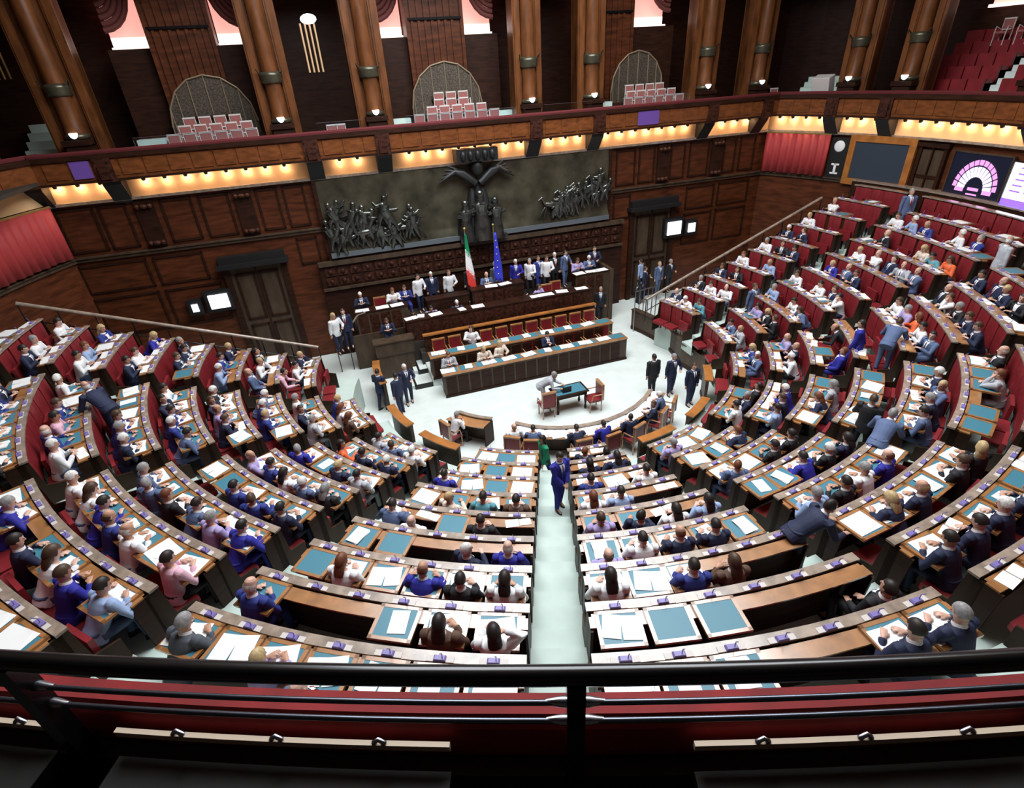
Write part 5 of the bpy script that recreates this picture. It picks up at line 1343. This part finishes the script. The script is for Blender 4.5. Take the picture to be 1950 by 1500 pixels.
for s_, n_, z, pose, col, hair, hk, lab, face in [
    (2.9, 22.2, 1.55, 'talk', 'white', 'dark', 'short', 'person in white jacket standing at the left of the tribune', 190),
    (3.5, 22.2, 1.55, 'stand', 'navy', 'white', 'short', 'white haired man in navy standing left of the flags', 180),
    (4.25, 22.1, 1.55, 'talk', 'white', 'auburn', 'short', 'person in white shirt standing just left of the striped flag', 170),
    (6.35, 22.2, 1.55, 'stand', 'grey', 'grey', 'short', 'grey haired man in grey standing behind the chair desk', 200),
    (7.3, 22.1, 1.55, 'talk', 'royal', 'white', 'short', 'man in violet blue standing right of the chair desk', 150),
    (7.9, 21.9, 1.55, 'talk', 'white', 'grey', 'short', 'person in white stretching an arm on the tribune', 120),
    (8.35, 22.1, 1.55, 'stand', 'blue', 'brown', 'short', 'man in blue standing on the tribune beside the woman in white', 200),
    (8.7, 21.9, 1.55, 'talk', 'white', 'brown', 'long', 'woman in white blouse standing on the tribune', 150),
    (9.2, 22.2, 1.55, 'stand', 'black', 'white', 'short', 'white haired man in black standing on the right of the tribune', 180),
    (9.75, 22.3, 1.55, 'talk', 'steel', 'dark', 'short', 'dark haired man in steel blue behind the right side desk of the tribune', 190),
    (5.2, 22.3, 1.55, 'stand', 'black', 'dark', 'short', 'dark haired man in black standing between the two flags', 180),
    (11.2, 22.2, 1.55, 'talk', 'navy', 'brown', 'short', 'brown haired man in navy at the far right end of the tribune', 150),
    (-.75, 20.6, 1.05, 'talk', 'white', 'blonde', 'long', 'blonde woman in white at the left stair of the tribune', 200),
    (-.35, 20.9, 1.05, 'stand', 'navy', 'brown', 'short', 'brown haired man in navy at the left stair of the tribune', 180)]:
    at_wall(s_, n_, z, pose, col, hair, hk, lab, face)
# papers on the writing boards
def sheet(kind):
    m = MB()
    if kind == 0: m.box((-.105, -.15, 0), (.105, .15, .004))
    elif kind == 1:
        M = Matrix.Rotation(.12, 4, 'Z'); m.box((-.215, -.15, 0), (-.005, .15, .005)); m.box((.0, -.155, 0), (.215, .15, .004), 0, M)
    elif kind == 2:
        for j in range(3): m.box((-.11, -.155, .008 * j), (.11, .155, .008 * j + .007), 0, Matrix.Rotation(.06 * (j - 1), 4, 'Z'))
    else: m.box((-.21, -.17, 0), (.21, .17, .004)); m.box((-.05, -.12, .004), (.17, .10, .009), 0, Matrix.Rotation(.3, 4, 'Z'))
    return me_of(m, 'papers', ['paper'])
SHEETS = [sheet(i) for i in range(4)] + [me_of(MB().box((-.20, -.085, 0), (.02, .085, .006)).box((.03, -.08, 0), (.22, .07, .010)), 'papers', ['paper'])]
KN = ['single white sheet', 'two spread white sheets', 'small white paper stack', 'broad open white papers', 'narrow row of white papers']
PD_ = {0: .70, 1: .78, 2: .80, 3: .70, 4: .66, 5: .74, 6: .70, 7: .62, 8: .55, 9: .62}
np_ = 0
for (s, k, i), (a, _) in SEATS.items():
    if k < -1 or prnd.random() > PD_[s] or np_ >= 298: continue
    fo_ = i in FOLD.get((s, k), ())
    if fo_ and (s, k) in ((3, 1), (4, 1), (4, 2), (3, 3), (4, 0), (2, 0), (2, -1), (1, 0)): continue
    kd = prnd.choice([0, 1, 1, 2, 3, 3]) if not fo_ else 4; np_ += 1
    o = bpy.data.objects.new('papers', SHEETS[kd]); COL.objects.link(o)
    o.location = pol(Rk(k) + (.345 if not fo_ else .20) + prnd.uniform(-.02, .02), a + math.degrees(prnd.uniform(-.05, .05) / Rk(k)), Zk(k) + (.009 if not fo_ else -.029)); o.scale = (1.12, 1.12, 1)
    o.rotation_euler = (0, 0, rad(a) + prnd.uniform(-.25, .25))
    tag(o, '%s, %s desk, %s row, %s' % (KN[kd], ORD[i], ORD[MAXK[s] - k], SECT[s].replace('at the ', '').replace('in the ', '')), 'papers', 'papers on the writing boards')
for j in range(16):                 # papers on the curved front desk
    a = -11.5 + 5.6 * j; r = 2.88 + (3.9 - 2.88) * (a + 14) / 90
    o = bpy.data.objects.new('papers', SHEETS[(1, 3, 1)[j % 3]]); COL.objects.link(o); o.scale = (1.15, 1.15, 1); o.location = pol(r + .28, a, .808); o.rotation_euler = (rad(4), 0, rad(a) + prnd.uniform(-.2, .2))
    tag(o, 'white papers on the curved front desk, %s from its left end' % ORD[j], 'papers', 'papers on the curved front desk')
lst = [(2.9 + .8 * j, 17.45, .965) for j in range(9)] + [(2.8 + .9 * j, 18.5, 1.235) for j in range(8)] + [(2.2, 20.4, 2.055), (2.6, 20.45, 2.055), (3.2, 20.4, 2.055), (4.3, 20.4, 2.055), (5.0, 20.45, 2.055), (7.6, 20.4, 2.055), (8.1, 20.4, 2.055), (8.8, 20.45, 2.055), (9.7, 20.4, 2.055)] + [(.4, 21.2, 2.425), (1.2, 21.2, 2.425), (1.8, 21.2, 2.425), (10.0, 21.25, 2.425), (10.6, 21.25, 2.425), (11.1, 21.25, 2.425), (5.8, 21.0, 2.625), (6.4, 21.0, 2.625)]
nm = ['lower government bench'] * 9 + ['second government bench'] * 8 + ['secretaries desk'] * 9 + ['left side desk of the tribune'] * 3 + ['right side desk of the tribune'] * 3 + ['raised black desk of the chair'] * 2
cnt = {}
for (s_, n_, z), nn_ in zip(lst, nm):
    c_ = cnt.get(nn_, 0); cnt[nn_] = c_ + 1
    o = bpy.data.objects.new('papers', SHEETS[prnd.choice([1, 2, 3])]); COL.objects.link(o); o.location = S(s_, n_, z); o.rotation_euler = (0, 0, TH + prnd.uniform(-.2, .2)); o.scale = (1.25, 1.1, 1)
    tag(o, 'white papers on the %s, %s from the left' % (nn_, ORD[c_]), 'papers', 'papers on the front desks')
for o in (ARM, CH): pass
